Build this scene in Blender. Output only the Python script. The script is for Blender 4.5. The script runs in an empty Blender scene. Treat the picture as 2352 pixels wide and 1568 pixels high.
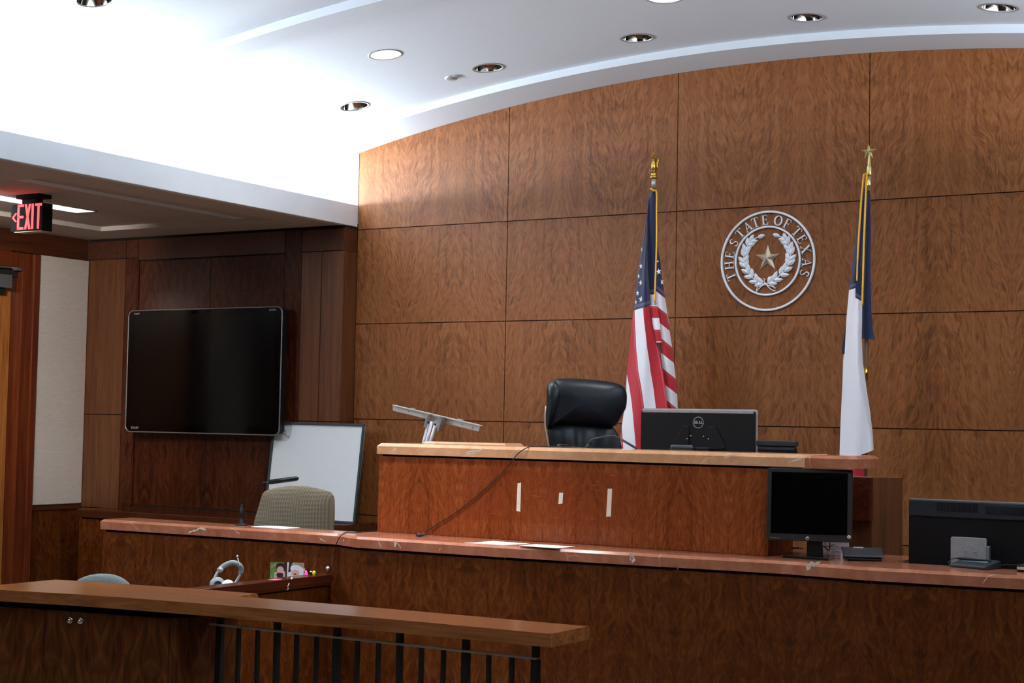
import bpy, bmesh, math, random
from mathutils import Vector, Matrix
random.seed(7)
C = bpy.context.scene.collection
PI = math.pi
# ---------------------------------------------------------------- camera
CAM = Vector((6.64557373, -8.88272955, 1.62)); YAW, PITCH, ROLL, F = .5441, .0516, .0188, 3663.44
FW = Vector((-math.sin(YAW)*math.cos(PITCH), math.cos(YAW)*math.cos(PITCH), math.sin(PITCH)))
_r = Vector((math.cos(YAW), math.sin(YAW), 0)); _u = _r.cross(FW)
RT = _r*math.cos(ROLL)+_u*math.sin(ROLL); UP = -_r*math.sin(ROLL)+_u*math.cos(ROLL)
cam = bpy.data.cameras.new('camera'); co = bpy.data.objects.new('camera', cam); C.objects.link(co)
cam.sensor_width = 36; cam.sensor_fit = 'HORIZONTAL'; cam.lens = F/2352*36; cam.clip_end = 60
co.matrix_world = Matrix(((RT.x, UP.x, -FW.x, CAM.x), (RT.y, UP.y, -FW.y, CAM.y), (RT.z, UP.z, -FW.z, CAM.z), (0, 0, 0, 1)))
bpy.context.scene.camera = co
def ray(px, py): return FW+RT*((px-1176)/F)-UP*((py-784)/F)
def at(px, py, Y):                      # the room point seen at a pixel, on the plane y = Y
    d = ray(px, py); return CAM+d*((Y-CAM.y)/d.y)
def atz(px, py, Z):
    d = ray(px, py); return CAM+d*((Z-CAM.z)/d.z)
def atx(px, py, X):
    d = ray(px, py); return CAM+d*((X-CAM.x)/d.x)
def atp(px, py, P, n):
    d = ray(px, py); return CAM+d*((P-CAM).dot(n)/d.dot(n))

# ---------------------------------------------------------------- materials
def lin(c):
    if isinstance(c, str): c = [int(c[i:i+2], 16)/255 for i in (0, 2, 4)]
    return tuple((v/12.92 if v <= .04045 else ((v+.055)/1.055)**2.4) for v in c)+(1,)
class NT:
    def __init__(s, name):
        s.m = bpy.data.materials.new(name); s.m.use_nodes = True; s.t = s.m.node_tree; s.n = s.t.nodes; s.n.clear()
        s.out = s.n.new('ShaderNodeOutputMaterial'); s.p = s.n.new('ShaderNodeBsdfPrincipled'); s.l(s.p.outputs[0], s.out.inputs[0])
    def l(s, a, b): s.t.links.new(a, b)
    def setin(s, sock, v):
        if hasattr(v, 'links') or isinstance(v, bpy.types.NodeSocket): s.l(v, sock)
        else: sock.default_value = v
    def math(s, op, a, b=0., c=None):
        n = s.n.new('ShaderNodeMath'); n.operation = op; s.setin(n.inputs[0], a); s.setin(n.inputs[1], b)
        if c is not None: s.setin(n.inputs[2], c)
        return n.outputs[0]
    def vec(s, x, y, z=0.):
        n = s.n.new('ShaderNodeCombineXYZ'); s.setin(n.inputs[0], x); s.setin(n.inputs[1], y); s.setin(n.inputs[2], z); return n.outputs[0]
    def pos(s):
        g = s.n.new('ShaderNodeNewGeometry'); x = s.n.new('ShaderNodeSeparateXYZ'); s.l(g.outputs['Position'], x.inputs[0]); return x.outputs
    def noise(s, v, scale=1., detail=2., rough=.5, dist=0.):
        n = s.n.new('ShaderNodeTexNoise'); s.l(v, n.inputs['Vector']); n.inputs['Scale'].default_value = scale
        n.inputs['Detail'].default_value = detail; n.inputs['Roughness'].default_value = rough; n.inputs['Distortion'].default_value = dist
        return n.outputs['Fac']
    def ramp(s, f, stops):
        n = s.n.new('ShaderNodeValToRGB'); e = n.color_ramp.elements
        while len(e) < len(stops): e.new(.5)
        for k, (p, c) in enumerate(stops): e[k].position = p; e[k].color = c
        s.l(f, n.inputs[0]); return n.outputs[0]
    def mix(s, f, a, b):
        n = s.n.new('ShaderNodeMix'); n.data_type = 'RGBA'; s.setin(n.inputs[0], f); s.setin(n.inputs[6], a); s.setin(n.inputs[7], b); return n.outputs[2]
    def mapr(s, v, a, b, c=0., d=1.):
        n = s.n.new('ShaderNodeMapRange'); s.setin(n.inputs[0], v)
        for k, q in enumerate((a, b, c, d)): n.inputs[k+1].default_value = q
        return n.outputs[0]
    def fin(s, col, rough=.5, metal=0., spec=.5, coat=0., coat_r=.1, bump=None, bs=.2, bd=.01):
        s.setin(s.p.inputs['Base Color'], col); s.setin(s.p.inputs['Roughness'], rough); s.p.inputs['Metallic'].default_value = metal
        s.p.inputs['Specular IOR Level'].default_value = spec; s.p.inputs['Coat Weight'].default_value = coat; s.p.inputs['Coat Roughness'].default_value = coat_r
        if bump is not None:
            b = s.n.new('ShaderNodeBump'); b.inputs['Strength'].default_value = bs; b.inputs['Distance'].default_value = bd
            s.l(bump, b.inputs['Height']); s.l(b.outputs[0], s.p.inputs['Normal'])
        return s.m
def plain(name, col, rough=.5, metal=0., spec=.5, var=.08, scale=30., emit=None, es=1., bump=0.):
    t = NT(name); c = lin(col) if isinstance(col, str) else col
    g = t.n.new('ShaderNodeNewGeometry')
    n = t.noise(g.outputs['Position'], scale, 3.)
    lo = tuple(v*(1-var) for v in c[:3])+(1,); hi = tuple(min(1, v*(1+var)) for v in c[:3])+(1,)
    cc = t.ramp(n, [(.3, lo), (.7, hi)])
    m = t.fin(cc, rough, metal, spec, bump=n if bump else None, bs=bump, bd=.004)
    if emit: t.p.inputs['Emission Color'].default_value = lin(emit) if isinstance(emit, str) else emit; t.p.inputs['Emission Strength'].default_value = es
    return m
def veneer(name, dark, mid, light, leaf=.305, rough=.38, fu=38., fz=8., slant=.22, coat=.0, seed=0., scuff=False, spec=.4, lo=.34, hi=.66, det=1.5, dist=.9, wv=.10):
    """book-matched figured veneer: mirrored leaves, slanted flame figure, fine vertical grain"""
    t = NT(name); x, y, z = t.pos()
    u = t.math('ADD', x, y)
    if seed: u = t.math('ADD', u, seed)
    row = t.math('MINIMUM', t.math('FLOOR', t.math('DIVIDE', t.math('SUBTRACT', z, .322), .656)), 4.)
    lf = t.math('FLOOR', t.math('DIVIDE', u, leaf))
    lu = t.math('PINGPONG', u, leaf)
    w = t.noise(t.vec(t.math('MULTIPLY', lu, 6.), t.math('MULTIPLY', z, 3.5), row), 1., 2.)
    zs = t.math('MULTIPLY', z, slant)
    s = t.math('ADD', t.math('ADD', lu, t.math('MULTIPLY', t.math('SUBTRACT', w, .5), wv)), zs)
    fade = t.noise(t.vec(t.math('MULTIPLY', lu, 5.), t.math('MULTIPLY', z, .8), t.math('ADD', row, 7.)), 1., 1.)
    n1 = t.noise(t.vec(t.math('MULTIPLY', s, fu), t.math('MULTIPLY', z, fz), t.math('MULTIPLY', row, 3.7)), 1., det, .55, dist)
    n2 = t.noise(t.vec(t.math('MULTIPLY', lu, 170.), t.math('MULTIPLY', z, 4.), row), 1., 2.)
    n3 = t.noise(t.vec(t.math('MULTIPLY', lu, 22.), t.math('MULTIPLY', z, .5), row), 1., 1.)
    nl = t.n.new('ShaderNodeTexWhiteNoise'); nl.noise_dimensions = '2D'; t.l(t.vec(lf, row), nl.inputs['Vector'])
    amp = t.mapr(fade, .3, .65, .45, 1.)
    v = t.math('MULTIPLY_ADD', t.math('SUBTRACT', n1, .5), amp, .5)
    v = t.math('ADD', v, t.math('MULTIPLY', t.math('SUBTRACT', n2, .5), .22))
    v = t.math('ADD', v, t.math('MULTIPLY', t.math('SUBTRACT', n3, .5), .30))
    v = t.math('ADD', v, t.math('MULTIPLY', t.math('SUBTRACT', nl.outputs[0], .5), .06))
    c = t.ramp(v, [(lo, lin(dark)), (.5, lin(mid)), (hi, lin(light))])
    if scuff:
        bx = t.math('MULTIPLY', t.mapr(x, 2.16, 2.20), t.mapr(x, 3.22, 3.18)); bz = t.math('MULTIPLY', t.mapr(z, 1.12, 1.13), t.mapr(z, 1.40, 1.38))
        box = t.math('MULTIPLY', bx, bz)
        c = t.mix(t.math('MULTIPLY', box, .35), c, lin('7a3218'))
        sp = t.noise(t.vec(t.math('MULTIPLY', x, 55.), t.math('MULTIPLY', z, 75.), 3.), 1., 3., .65)
        c = t.mix(t.math('MULTIPLY', box, t.mapr(sp, .70, .74, 0., .5)), c, lin('d8a68c'))
        st = t.noise(t.vec(t.math('MULTIPLY', x, 9.), t.math('MULTIPLY', z, 120.), 9.), 1., 2.)
        c = t.mix(t.math('MULTIPLY', box, t.mapr(st, .66, .76, 0., .28)), c, lin('c08a78'))
    return t.fin(c, rough, 0., spec, coat, .12)
def longwood(name, dark, light, ax='x', rough=.3, f=1., spec=.5, coat=0.):
    """straight grain running along one axis"""
    t = NT(name); x, y, z = t.pos(); q = {'x': x, 'y': y, 'z': z}[ax]; o = [v for k, v in (('x', x), ('y', y), ('z', z)) if k != ax]
    n1 = t.noise(t.vec(t.math('MULTIPLY', q, 1.6*f), t.math('MULTIPLY', o[0], 38*f), t.math('MULTIPLY', o[1], 38*f)), 1., 3., .55, .6)
    n2 = t.noise(t.vec(t.math('MULTIPLY', q, 7*f), t.math('MULTIPLY', o[0], 95*f), t.math('MULTIPLY', o[1], 95*f)), 1., 2.)
    v = t.math('ADD', t.math('MULTIPLY', n1, .75), t.math('MULTIPLY', n2, .3))
    return t.fin(t.ramp(v, [(.35, lin(dark)), (.7, lin(light))]), rough, 0., spec, coat, .1)
def marble(name, a, b, vein, rough=.12, scale=1.):
    t = NT(name); g = t.n.new('ShaderNodeNewGeometry'); P = g.outputs['Position']
    n = t.noise(P, 14*scale, 5., .6, .3); c = t.ramp(n, [(.3, lin(a)), (.7, lin(b))])
    m = t.n.new('ShaderNodeMix'); m.data_type = 'VECTOR'; m.inputs[0].default_value = .12
    wn = t.n.new('ShaderNodeTexNoise'); wn.inputs['Scale'].default_value = 5; wn.inputs['Detail'].default_value = 4; t.l(P, wn.inputs['Vector'])
    t.l(P, m.inputs[4]); t.l(wn.outputs['Color'], m.inputs[5])
    vo = t.n.new('ShaderNodeTexVoronoi'); vo.feature = 'DISTANCE_TO_EDGE'; vo.inputs['Scale'].default_value = 4.5*scale; t.l(m.outputs[1], vo.inputs['Vector'])
    line = t.mapr(vo.outputs['Distance'], .0, .018, 1., 0.)
    msk = t.mapr(t.noise(P, 3.1, 2.), .56, .68)
    c = t.mix(t.math('MULTIPLY', t.math('MULTIPLY', line, msk), .35), c, lin(vein))
    dk = t.mapr(t.noise(P, 60*scale, 3., .6), .62, .72, 0., .25); c = t.mix(dk, c, lin('6b3a28'))
    return t.fin(c, rough, 0., .5)
def weave(name, a, b, f=900., rough=.9):
    t = NT(name); x, y, z = t.pos(); u = t.math('ADD', x, t.math('MULTIPLY', y, -.55))
    s = t.math('MULTIPLY', t.math('SINE', t.math('MULTIPLY', u, f*.8)), .5); q = t.math('SINE', t.math('MULTIPLY', z, f))
    v = t.math('ADD', t.math('MULTIPLY', t.math('ADD', s, q), .25), .5)
    n = t.noise(t.vec(x, y, z), 200., 2.); v = t.math('ADD', v, t.math('MULTIPLY', t.math('SUBTRACT', n, .5), .5))
    return t.fin(t.ramp(v, [(.2, lin(a)), (.8, lin(b))]), rough, 0., .2, bump=v, bs=.3, bd=.002)
def linen(name, a, b):
    t = NT(name); x, y, z = t.pos(); n = t.noise(t.vec(t.math('MULTIPLY', x, 20.), t.math('MULTIPLY', y, 18.), t.math('MULTIPLY', z, 260.)), 1., 3.)
    m = t.noise(t.vec(t.math('MULTIPLY', x, 300.), t.math('MULTIPLY', y, 300.), t.math('MULTIPLY', z, 30.)), 1., 2.)
    return t.fin(t.ramp(t.math('ADD', t.math('MULTIPLY', n, .6), t.math('MULTIPLY', m, .4)), [(.3, lin(a)), (.7, lin(b))]), .95, 0., .1)
def tilemat(name):
    t = NT(name); x, y, z = t.pos()
    gx = t.math('PINGPONG', x, .3048); gy = t.math('PINGPONG', t.math('ADD', y, .1), .3048)
    ln = t.math('MINIMUM', gx, gy); g = t.mapr(ln, .001, .004, 1., 0.)
    fis = t.noise(t.vec(t.math('MULTIPLY', x, 60.), t.math('MULTIPLY', y, 14.), 0.), 1., 3., .6)
    c = t.ramp(fis, [(.3, lin('a89e96')), (.45, lin('beb4ac')), (.7, lin('c8beb6'))])
    return t.fin(t.mix(t.math('MULTIPLY', g, .55), c, lin('5c544e')), .95, 0., .1)
def flagmat(name, kind):
    t = NT(name); uv = t.n.new('ShaderNodeUVMap'); uv.uv_map = 'UVMap'; s = t.n.new('ShaderNodeSeparateXYZ'); t.l(uv.outputs[0], s.inputs[0])
    navy = lin('1b2546'); red = lin('b32230'); white = lin('f0eff4')
    if kind == 'stripes':
        par = t.math('MODULO', t.math('FLOOR', t.math('ADD', s.outputs[0], 40.)), 2.); c = t.mix(par, red, white)
        fr = t.math('FRACT', t.math('ADD', s.outputs[0], 40.)); ed = t.math('MULTIPLY', t.math('LESS_THAN', t.math('ABSOLUTE', t.math('SUBTRACT', fr, .12)), .022), t.math('SUBTRACT', 1., par))
        c = t.mix(t.math('MULTIPLY', ed, .35), c, lin('e9a0a4'))
    else: c = t.mix(t.math('GREATER_THAN', s.outputs[0], .5), red, white)
    c = t.mix(t.math('GREATER_THAN', s.outputs[1], 0.), c, navy)
    ed2 = t.math('LESS_THAN', t.math('ABSOLUTE', t.math('SUBTRACT', s.outputs[1], .8)), .35)
    c = t.mix(t.math('MULTIPLY', ed2, .3), c, lin('8088a8'))
    g = t.n.new('ShaderNodeNewGeometry'); w = t.noise(g.outputs['Position'], 26., 3., .6, .8)
    m = t.fin(c, .62, 0., .25, bump=w, bs=.14, bd=.010); t.p.inputs['Sheen Weight'].default_value = .2
    return m

M = {}
M['wall'] = veneer('figured_wall_veneer', '5a3114', '7e4a23', '8e5a32', leaf=.4066, fu=72., fz=15., slant=.26, rough=.5, spec=.25, lo=.28, hi=.70)
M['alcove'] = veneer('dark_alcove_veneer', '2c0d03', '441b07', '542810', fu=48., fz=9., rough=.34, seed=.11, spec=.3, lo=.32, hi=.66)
M['alcove_plain'] = longwood('alcove_pilaster_wood', '4e2813', '6e4224', 'z', rough=.36)
M['bench'] = veneer('red_bench_veneer', '602b12', '83401d', '965129', leaf=.25, fu=80., fz=17., slant=.28, lo=.26, hi=.74, rough=.26, seed=.05, scuff=True, spec=.35)
M['counter'] = veneer('dark_counter_veneer', '3a1605', '58290b', '744018', leaf=.29, fu=40., fz=17., slant=.2, rough=.36, seed=.15, lo=.26, hi=.74, spec=.22)
M['cab'] = veneer('dark_cabinet_veneer', '381605', '562b0e', '6e3e1a', leaf=.27, fu=34., fz=9., slant=.12, rough=.38, seed=.4, lo=.30, hi=.68, spec=.22)
M['rail'] = longwood('rail_top_wood', '74401e', '9a6236', 'x', rough=.2)
M['railf'] = longwood('plain_dark_wood', '3e1e08', '542e0e', 'x', rough=.3)
M['capw'] = longwood('cap_dark_red_wood', '36140a', '522414', 'y', rough=.22)
M['ledge'] = longwood('ledge_dark_wood', '3c1c10', '572c19', 'x', rough=.12)
M['door'] = longwood('door_striped_wood', '8a4a1c', 'bd7a3c', 'z', rough=.35)
M['casing'] = longwood('door_casing_wood', '541f0d', '733618', 'z', rough=.3)
M['frieze'] = longwood('frieze_wood', '3e1c0c', '562c16', 'y', rough=.35)
M['marble'] = marble('red_marble', '9a5a40', 'b27458', 'e8d2c4', .14)
M['marble2'] = marble('tan_marble', 'c89066', 'dca87e', 'f4e6da', .16)
M['vein'] = plain('marble_white_vein', 'dccbb8', .2, var=.2, scale=90.)
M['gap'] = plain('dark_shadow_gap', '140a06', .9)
M['white'] = plain('white_ceiling_paint', 'd6dce4', .9, var=.01, spec=.2)
M['beam'] = plain('white_beam_paint', 'dfe2e4', .85, var=.02, scale=6.)
M['soffit'] = plain('beige_soffit_paint', 'c4bab2', .9, var=.04)
M['tile'] = tilemat('acoustic_tile')
M['linen'] = linen('beige_panel_fabric', 'c2b4a6', 'd8ccc0')
M['carpet'] = plain('carpet', '74685e', .95, var=.3, scale=200.)
M['plaster'] = plain('plaster', '8c7460', .9)
M['black'] = plain('black_plastic', '0c0c0e', .45, spec=.3)
M['black2'] = plain('black_gloss_plastic', '121214', .16)
M['blackm'] = plain('black_matte_metal', '0c0c0d', .6)
M['charcoal'] = plain('charcoal_plastic', '262c32', .4)
M['bezel'] = plain('bezel_brown_black', '221a18', .4)
M['screen'] = plain('dark_screen', '050506', .12, spec=.25)
M['tvscreen'] = plain('tv_glass', '040404', .08, spec=.22)
M['bezelm'] = plain('dark_metal_bezel', '8a8684', .35, metal=.6)
M['silver'] = plain('silver_plastic', 'b4b6b8', .35, metal=.4)
M['alu'] = plain('brushed_aluminium', 'c6c8c8', .3, metal=.9)
M['alum'] = plain('matte_grey_metal', 'c4c1b8', .5, metal=.2)
M['chrome'] = plain('chrome', 'cfc9c2', .07, metal=1., var=.01)
M['brass'] = plain('brass', 'c9a24a', .25, metal=.95)
M['gold'] = plain('pale_gold', 'd6c486', .3, metal=.75)
M['cord'] = plain('gold_cord', 'e0a81c', .6, var=.25, scale=400.)
M['polew'] = plain('pole_wood', '7a5334', .4)
M['leather'] = plain('navy_black_leather', '0a131c', .4, spec=.4, var=.2, scale=160., bump=.12)
M['weave'] = weave('taupe_weave', '5d5140', 'a39680', 800.)
M['greyf'] = weave('grey_weave', '5a625e', '808884', 1100.)
M['board'] = plain('whiteboard_surface', 'e6eaec', .3, var=.01)
M['boardf'] = plain('dark_green_grey_frame', '2c3a3c', .45)
M['paper'] = plain('white_paper', 'f4f3f6', .8, var=.01)
M['ink'] = plain('grey_ink', '6a6a74', .8)
M['marker'] = plain('brown_marker', '8a6a66', .7)
M['tape'] = plain('cream_tape', 'efe6cc', .7, var=.03)
M['cable'] = plain('black_cable', '140c0a', .55)
M['ledoff'] = plain('exit_housing', '060506', .6, spec=.2)
M['red'] = plain('exit_red_letters', 'ff3a3a', .5, emit=(1., .045, .05, 1), es=2.2)
M['seal'] = plain('white_metal_seal', 'e8eef4', .4, metal=0., var=.02)
M['sealstar'] = plain('champagne_star', 'ddd2b8', .28, metal=.6)
M['star'] = plain('white_star', 'e8e6ea', .8, var=.01)
M['us'] = flagmat('striped_flag_cloth', 'stripes'); M['tx'] = flagmat('white_red_flag_cloth', 'two')
M['lamp_on'] = plain('lit_lens', 'ffffff', .5, emit=(.93, .97, 1., 1), es=9.)
M['tube_on'] = plain('cove_tube', 'ffffff', .5, emit=(.90, .96, 1., 1), es=1.)
M['lamp_dim'] = plain('troffer_lens', 'dfe6ea', .4, emit=(.8, .9, 1., 1), es=.25)
M['lamp_off'] = plain('lamp_glass', '5a4a40', .3)
M['pink'] = plain('pink_paper', 'f0509a', .7); M['yellow'] = plain('yellow_plastic', 'd6e414', .4)
M['green'] = plain('photo_green', '4e8a3c', .5, var=.3); M['skin'] = plain('photo_skin', 'd8a89a', .5); M['hair'] = plain('photo_dark', '2a1c20', .5)
M['photow'] = plain('photo_white', 'e6e4ea', .5); M['photob'] = plain('photo_tan', '9a8660', .5)
M['hpwhite'] = plain('headset_white', 'cfd8de', .35); M['hpgrey'] = plain('headset_grey', '8c9498', .5)
M['lcd'] = plain('pale_lcd', '6f8a9a', .25)
M['cream'] = plain('cream_plastic', 'c8b8a0', .5)

# ---------------------------------------------------------------- mesh builder
class MB:
    def __init__(s): s.b = bmesh.new(); s.uv = None; s.mi = 0
    def face(s, pts, mi=None):
        f = s.b.faces.new([s.b.verts.new(p) for p in pts]); f.material_index = s.mi if mi is None else mi; return f
    def box(s, x0, x1, y0, y1, z0, z1, bev=0., mtx=None, seg=2):
        t = bmesh.new(); bmesh.ops.create_cube(t, size=1)
        for v in t.verts: v.co = Vector(((x0+x1)/2+v.co.x*(x1-x0), (y0+y1)/2+v.co.y*(y1-y0), (z0+z1)/2+v.co.z*(z1-z0)))
        if bev: bmesh.ops.bevel(t, geom=t.edges[:], offset=bev, segments=seg, profile=.5, affect='EDGES')
        s.add(t, mtx); return s
    def add(s, t, mtx=None):
        if mtx is not None: bmesh.ops.transform(t, matrix=mtx, verts=t.verts)
        mp = {v: s.b.verts.new(v.co) for v in t.verts}
        for f in t.faces:
            try: g = s.b.faces.new([mp[v] for v in f.verts]); g.material_index = s.mi; g.smooth = f.smooth
            except ValueError: pass
        t.free(); return s
    def prism(s, poly, o, a, b, h, bev=0.):
        """poly in (p,q) on the plane o + p*a + q*b, extruded by vector h"""
        t = bmesh.new(); o, a, b, h = map(Vector, (o, a, b, h))
        vs = [t.verts.new(o+a*p+b*q) for p, q in poly]; f = t.faces.new(vs)
        r = bmesh.ops.extrude_face_region(t, geom=[f]); bmesh.ops.translate(t, vec=h, verts=[v for v in r['geom'] if isinstance(v, bmesh.types.BMVert)])
        bmesh.ops.recalc_face_normals(t, faces=t.faces)
        if bev: bmesh.ops.bevel(t, geom=t.edges[:], offset=bev, segments=2, profile=.5, affect='EDGES')
        s.add(t); return s
    def tube(s, pts, r, n=8, close=False, flat=1., cap=True):
        pts = [Vector(p) for p in pts]; N = len(pts); rr = r if isinstance(r, (list, tuple)) else [r]*N; t = bmesh.new(); rings = []
        up = None
        for i, p in enumerate(pts):
            d = (pts[(i+1) % N]-pts[i-1]) if close else (pts[min(i+1, N-1)]-pts[max(i-1, 0)]); d.normalize()
            if up is None: up = Vector((0, 0, 1)) if abs(d.z) < .9 else Vector((0, 1, 0))
            a = d.cross(up).normalized(); up = a.cross(d).normalized()
            rings.append([t.verts.new(p+a*math.cos(2*PI*k/n)*rr[i]+up*math.sin(2*PI*k/n)*rr[i]*flat) for k in range(n)])
        for i in range(N if close else N-1):
            A, B = rings[i], rings[(i+1) % N]
            for k in range(n): f = t.faces.new((A[k], A[(k+1) % n], B[(k+1) % n], B[k])); f.smooth = True
        if cap and not close: t.faces.new(rings[0][::-1]); t.faces.new(rings[-1])
        s.add(t); return s
    def lathe(s, prof, o, ax=(0, 0, 1), n=24, sy=1.):
        o = Vector(o); ax = Vector(ax).normalized(); a = ax.orthogonal().normalized(); b = ax.cross(a); t = bmesh.new(); R = []
        for r, h in prof:
            R.append([t.verts.new(o+ax*h+(a*math.cos(2*PI*k/n)+b*math.sin(2*PI*k/n)*sy)*max(r, 1e-5)) for k in range(n)])
        for A, B in zip(R, R[1:]):
            for k in range(n): f = t.faces.new((A[k], A[(k+1) % n], B[(k+1) % n], B[k])); f.smooth = True
        bmesh.ops.remove_doubles(t, verts=t.verts, dist=1e-5)
        bmesh.ops.recalc_face_normals(t, faces=t.faces); s.add(t); return s
    def ell(s, o, rx, ry, rz, n=16, mtx=None):
        t = bmesh.new(); bmesh.ops.create_uvsphere(t, u_segments=n, v_segments=max(6, n//2), radius=1)
        for f in t.faces: f.smooth = True
        for v in t.verts: v.co = Vector((v.co.x*rx, v.co.y*ry, v.co.z*rz))
        if mtx is not None: bmesh.ops.transform(t, matrix=mtx, verts=t.verts)
        bmesh.ops.translate(t, vec=Vector(o), verts=t.verts); s.add(t); return s
    def grid(s, fn, nu, nv, uvf=None, smooth=True, mi=0):
        V = [[s.b.verts.new(fn(i/nu, j/nv)) for j in range(nv+1)] for i in range(nu+1)]
        if uvf and s.uv is None: s.uv = s.b.loops.layers.uv.new('UVMap')
        for i in range(nu):
            for j in range(nv):
                f = s.b.faces.new((V[i][j], V[i+1][j], V[i+1][j+1], V[i][j+1])); f.smooth = smooth; f.material_index = mi
                if uvf:
                    for lp, (a, b) in zip(f.loops, ((i, j), (i+1, j), (i+1, j+1), (i, j+1))): lp[s.uv].uv = uvf(a/nu, b/nv)
        return s
    def pillow(s, out, o, a, b, n, front, back, rings=7, mod=None, p=.5):
        """a cushion: outline points (p,q) in the frame o,a,b inflated to both sides of it"""
        cx = sum(q[0] for q in out)/len(out); cy = sum(q[1] for q in out)/len(out); t = bmesh.new()
        def ring(k, T, sg):
            th = k/rings*PI/2; sc = math.cos(th)**.8 if k < rings else 0; h = T*math.sin(th)**(2*p)
            R = []
            for (x, y) in out:
                X, Y = cx+(x-cx)*sc, cy+(y-cy)*sc
                hh = h+(mod(X, Y)*math.sin(th) if mod and sg > 0 else 0)
                R.append(t.verts.new(o+a*X+b*Y+n*(hh*sg)))
            return R
        base = ring(0, 0, 1)
        for T, sg in ((front, 1), (back, -1)):
            prev = base
            for k in range(1, rings):
                cur = ring(k, T, sg)
                for i in range(len(out)):
                    j = (i+1) % len(out); f = t.faces.new((prev[i], prev[j], cur[j], cur[i]) if sg > 0 else (prev[j], prev[i], cur[i], cur[j])); f.smooth = True
                prev = cur
            c = t.verts.new(o+a*cx+b*cy+n*((T+(mod(cx, cy) if mod and sg > 0 else 0))*sg))
            for i in range(len(out)):
                j = (i+1) % len(out); f = t.faces.new((prev[i], prev[j], c) if sg > 0 else (prev[j], prev[i], c)); f.smooth = True
        bmesh.ops.recalc_face_normals(t, faces=t.faces); s.add(t); return s
def tag(o, label=None, cat=None, group=None, kind=None):
    for k, v in (('label', label), ('category', cat), ('group', group), ('kind', kind)):
        if v: o[k] = v
    return o
def org(o):
    l = Vector((0, 0, 0))
    while o: l += o.location; o = o.parent
    return l
def obj(name, mb, m, parent=None, smooth=None, base=True):
    me = bpy.data.meshes.new(name); bm = mb.b
    if parent is not None: loc = org(parent)
    elif base and len(bm.verts):
        xs = [v.co for v in bm.verts]; loc = Vector(((min(v.x for v in xs)+max(v.x for v in xs))/2, (min(v.y for v in xs)+max(v.y for v in xs))/2, min(v.z for v in xs)))
    else: loc = Vector((0, 0, 0))
    bmesh.ops.translate(bm, vec=-loc, verts=bm.verts)
    bm.to_mesh(me); bm.free()
    for q in (m if isinstance(m, (list, tuple)) else [m]): me.materials.append(M[q] if isinstance(q, str) else q)
    o = bpy.data.objects.new(name, me); C.objects.link(o)
    if parent is None: o.location = loc
    else: o.parent = parent
    if smooth: me.shade_smooth() if hasattr(me, 'shade_smooth') else None
    return o
def thing(name, label, cat, loc, group=None):
    o = bpy.data.objects.new(name, None); C.objects.link(o); o.location = loc; o.empty_display_size = .1; return tag(o, label, cat, group)
def struct(name, mb, m): return tag(obj(name, mb, m, base=False), kind='structure')
def box(*a, **k): return MB().box(*a, **k)
def text(txt, size, o, a, b, h, bold=0.):
    """flat lettering as mesh in the frame o + a*x + b*y, thickness along a x b"""
    cu = bpy.data.curves.new('t', 'FONT'); cu.body = txt; cu.size = size; cu.align_x = 'CENTER'; cu.align_y = 'CENTER'; cu.extrude = h; cu.offset = bold; cu.resolution_u = 3
    ob = bpy.data.objects.new('t', cu); C.objects.link(ob); dg = bpy.context.evaluated_depsgraph_get(); me = bpy.data.meshes.new_from_object(ob.evaluated_get(dg))
    t = bmesh.new(); t.from_mesh(me); a, b = Vector(a).normalized(), Vector(b).normalized(); n = a.cross(b)
    for v in t.verts: v.co = Vector(o)+a*v.co.x+b*v.co.y+n*v.co.z
    bpy.data.objects.remove(ob); bpy.data.curves.remove(cu); bpy.data.meshes.remove(me)
    m = MB(); m.add(t); return m
def ringmesh(o, a, b, n, r0, r1, h, seg=64):
    """flat ring with height h along n"""
    m = MB()
    pr = [(r0, 0), (r0, h), ((r0+r1)/2, h*1.15), (r1, h), (r1, 0)]
    V = [[m.b.verts.new(o+(a*math.cos(2*PI*k/seg)+b*math.sin(2*PI*k/seg))*r+n*q) for r, q in pr] for k in range(seg)]
    for k in range(seg):
        A, B = V[k], V[(k+1) % seg]
        for i in range(4): m.b.faces.new((A[i], A[i+1], B[i+1], B[i]))
    bmesh.ops.recalc_face_normals(m.b, faces=m.b.faces[:]); return m
def starpts(r, k=.4, n=5, rot=PI/2): return [((r if i % 2 == 0 else r*k)*math.cos(rot+i*PI/n), (r if i % 2 == 0 else r*k)*math.sin(rot+i*PI/n)) for i in range(2*n)]
def lerp(pts, y):
    if y <= pts[0][1]: p, q = pts[0], pts[1]
    elif y >= pts[-1][1]: p, q = pts[-2], pts[-1]
    else:
        for p, q in zip(pts, pts[1:]):
            if p[1] <= y <= q[1]: break
    return p[0]+(q[0]-p[0])*(y-p[1])/(q[1]-p[1])
def smooth_path(P, n=6):
    P = [Vector(p) for p in P]; out = []
    for i in range(len(P)-1):
        p0, p1, p2, p3 = P[max(i-1, 0)], P[i], P[i+1], P[min(i+2, len(P)-1)]
        for k in range(n):
            t = k/n; out.append(.5*((2*p1)+(p2-p0)*t+(2*p0-5*p1+4*p2-p3)*t*t+(3*p1-p0-3*p2+p3)*t**3))
    return out+[P[-1]]
X, Y, Z = Vector((1, 0, 0)), Vector((0, 1, 0)), Vector((0, 0, 1))
# ================================================================ ROOM
def zl(x, h=0.): return 3.82+h-(14-math.sqrt(196-(x-3.04)**2))
YB, XL, XR = -11.6, -2.45, 8.53
struct('floor', box(XL-.1, XR+.1, YB-.1, .2, -.1, 0), 'carpet')
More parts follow.
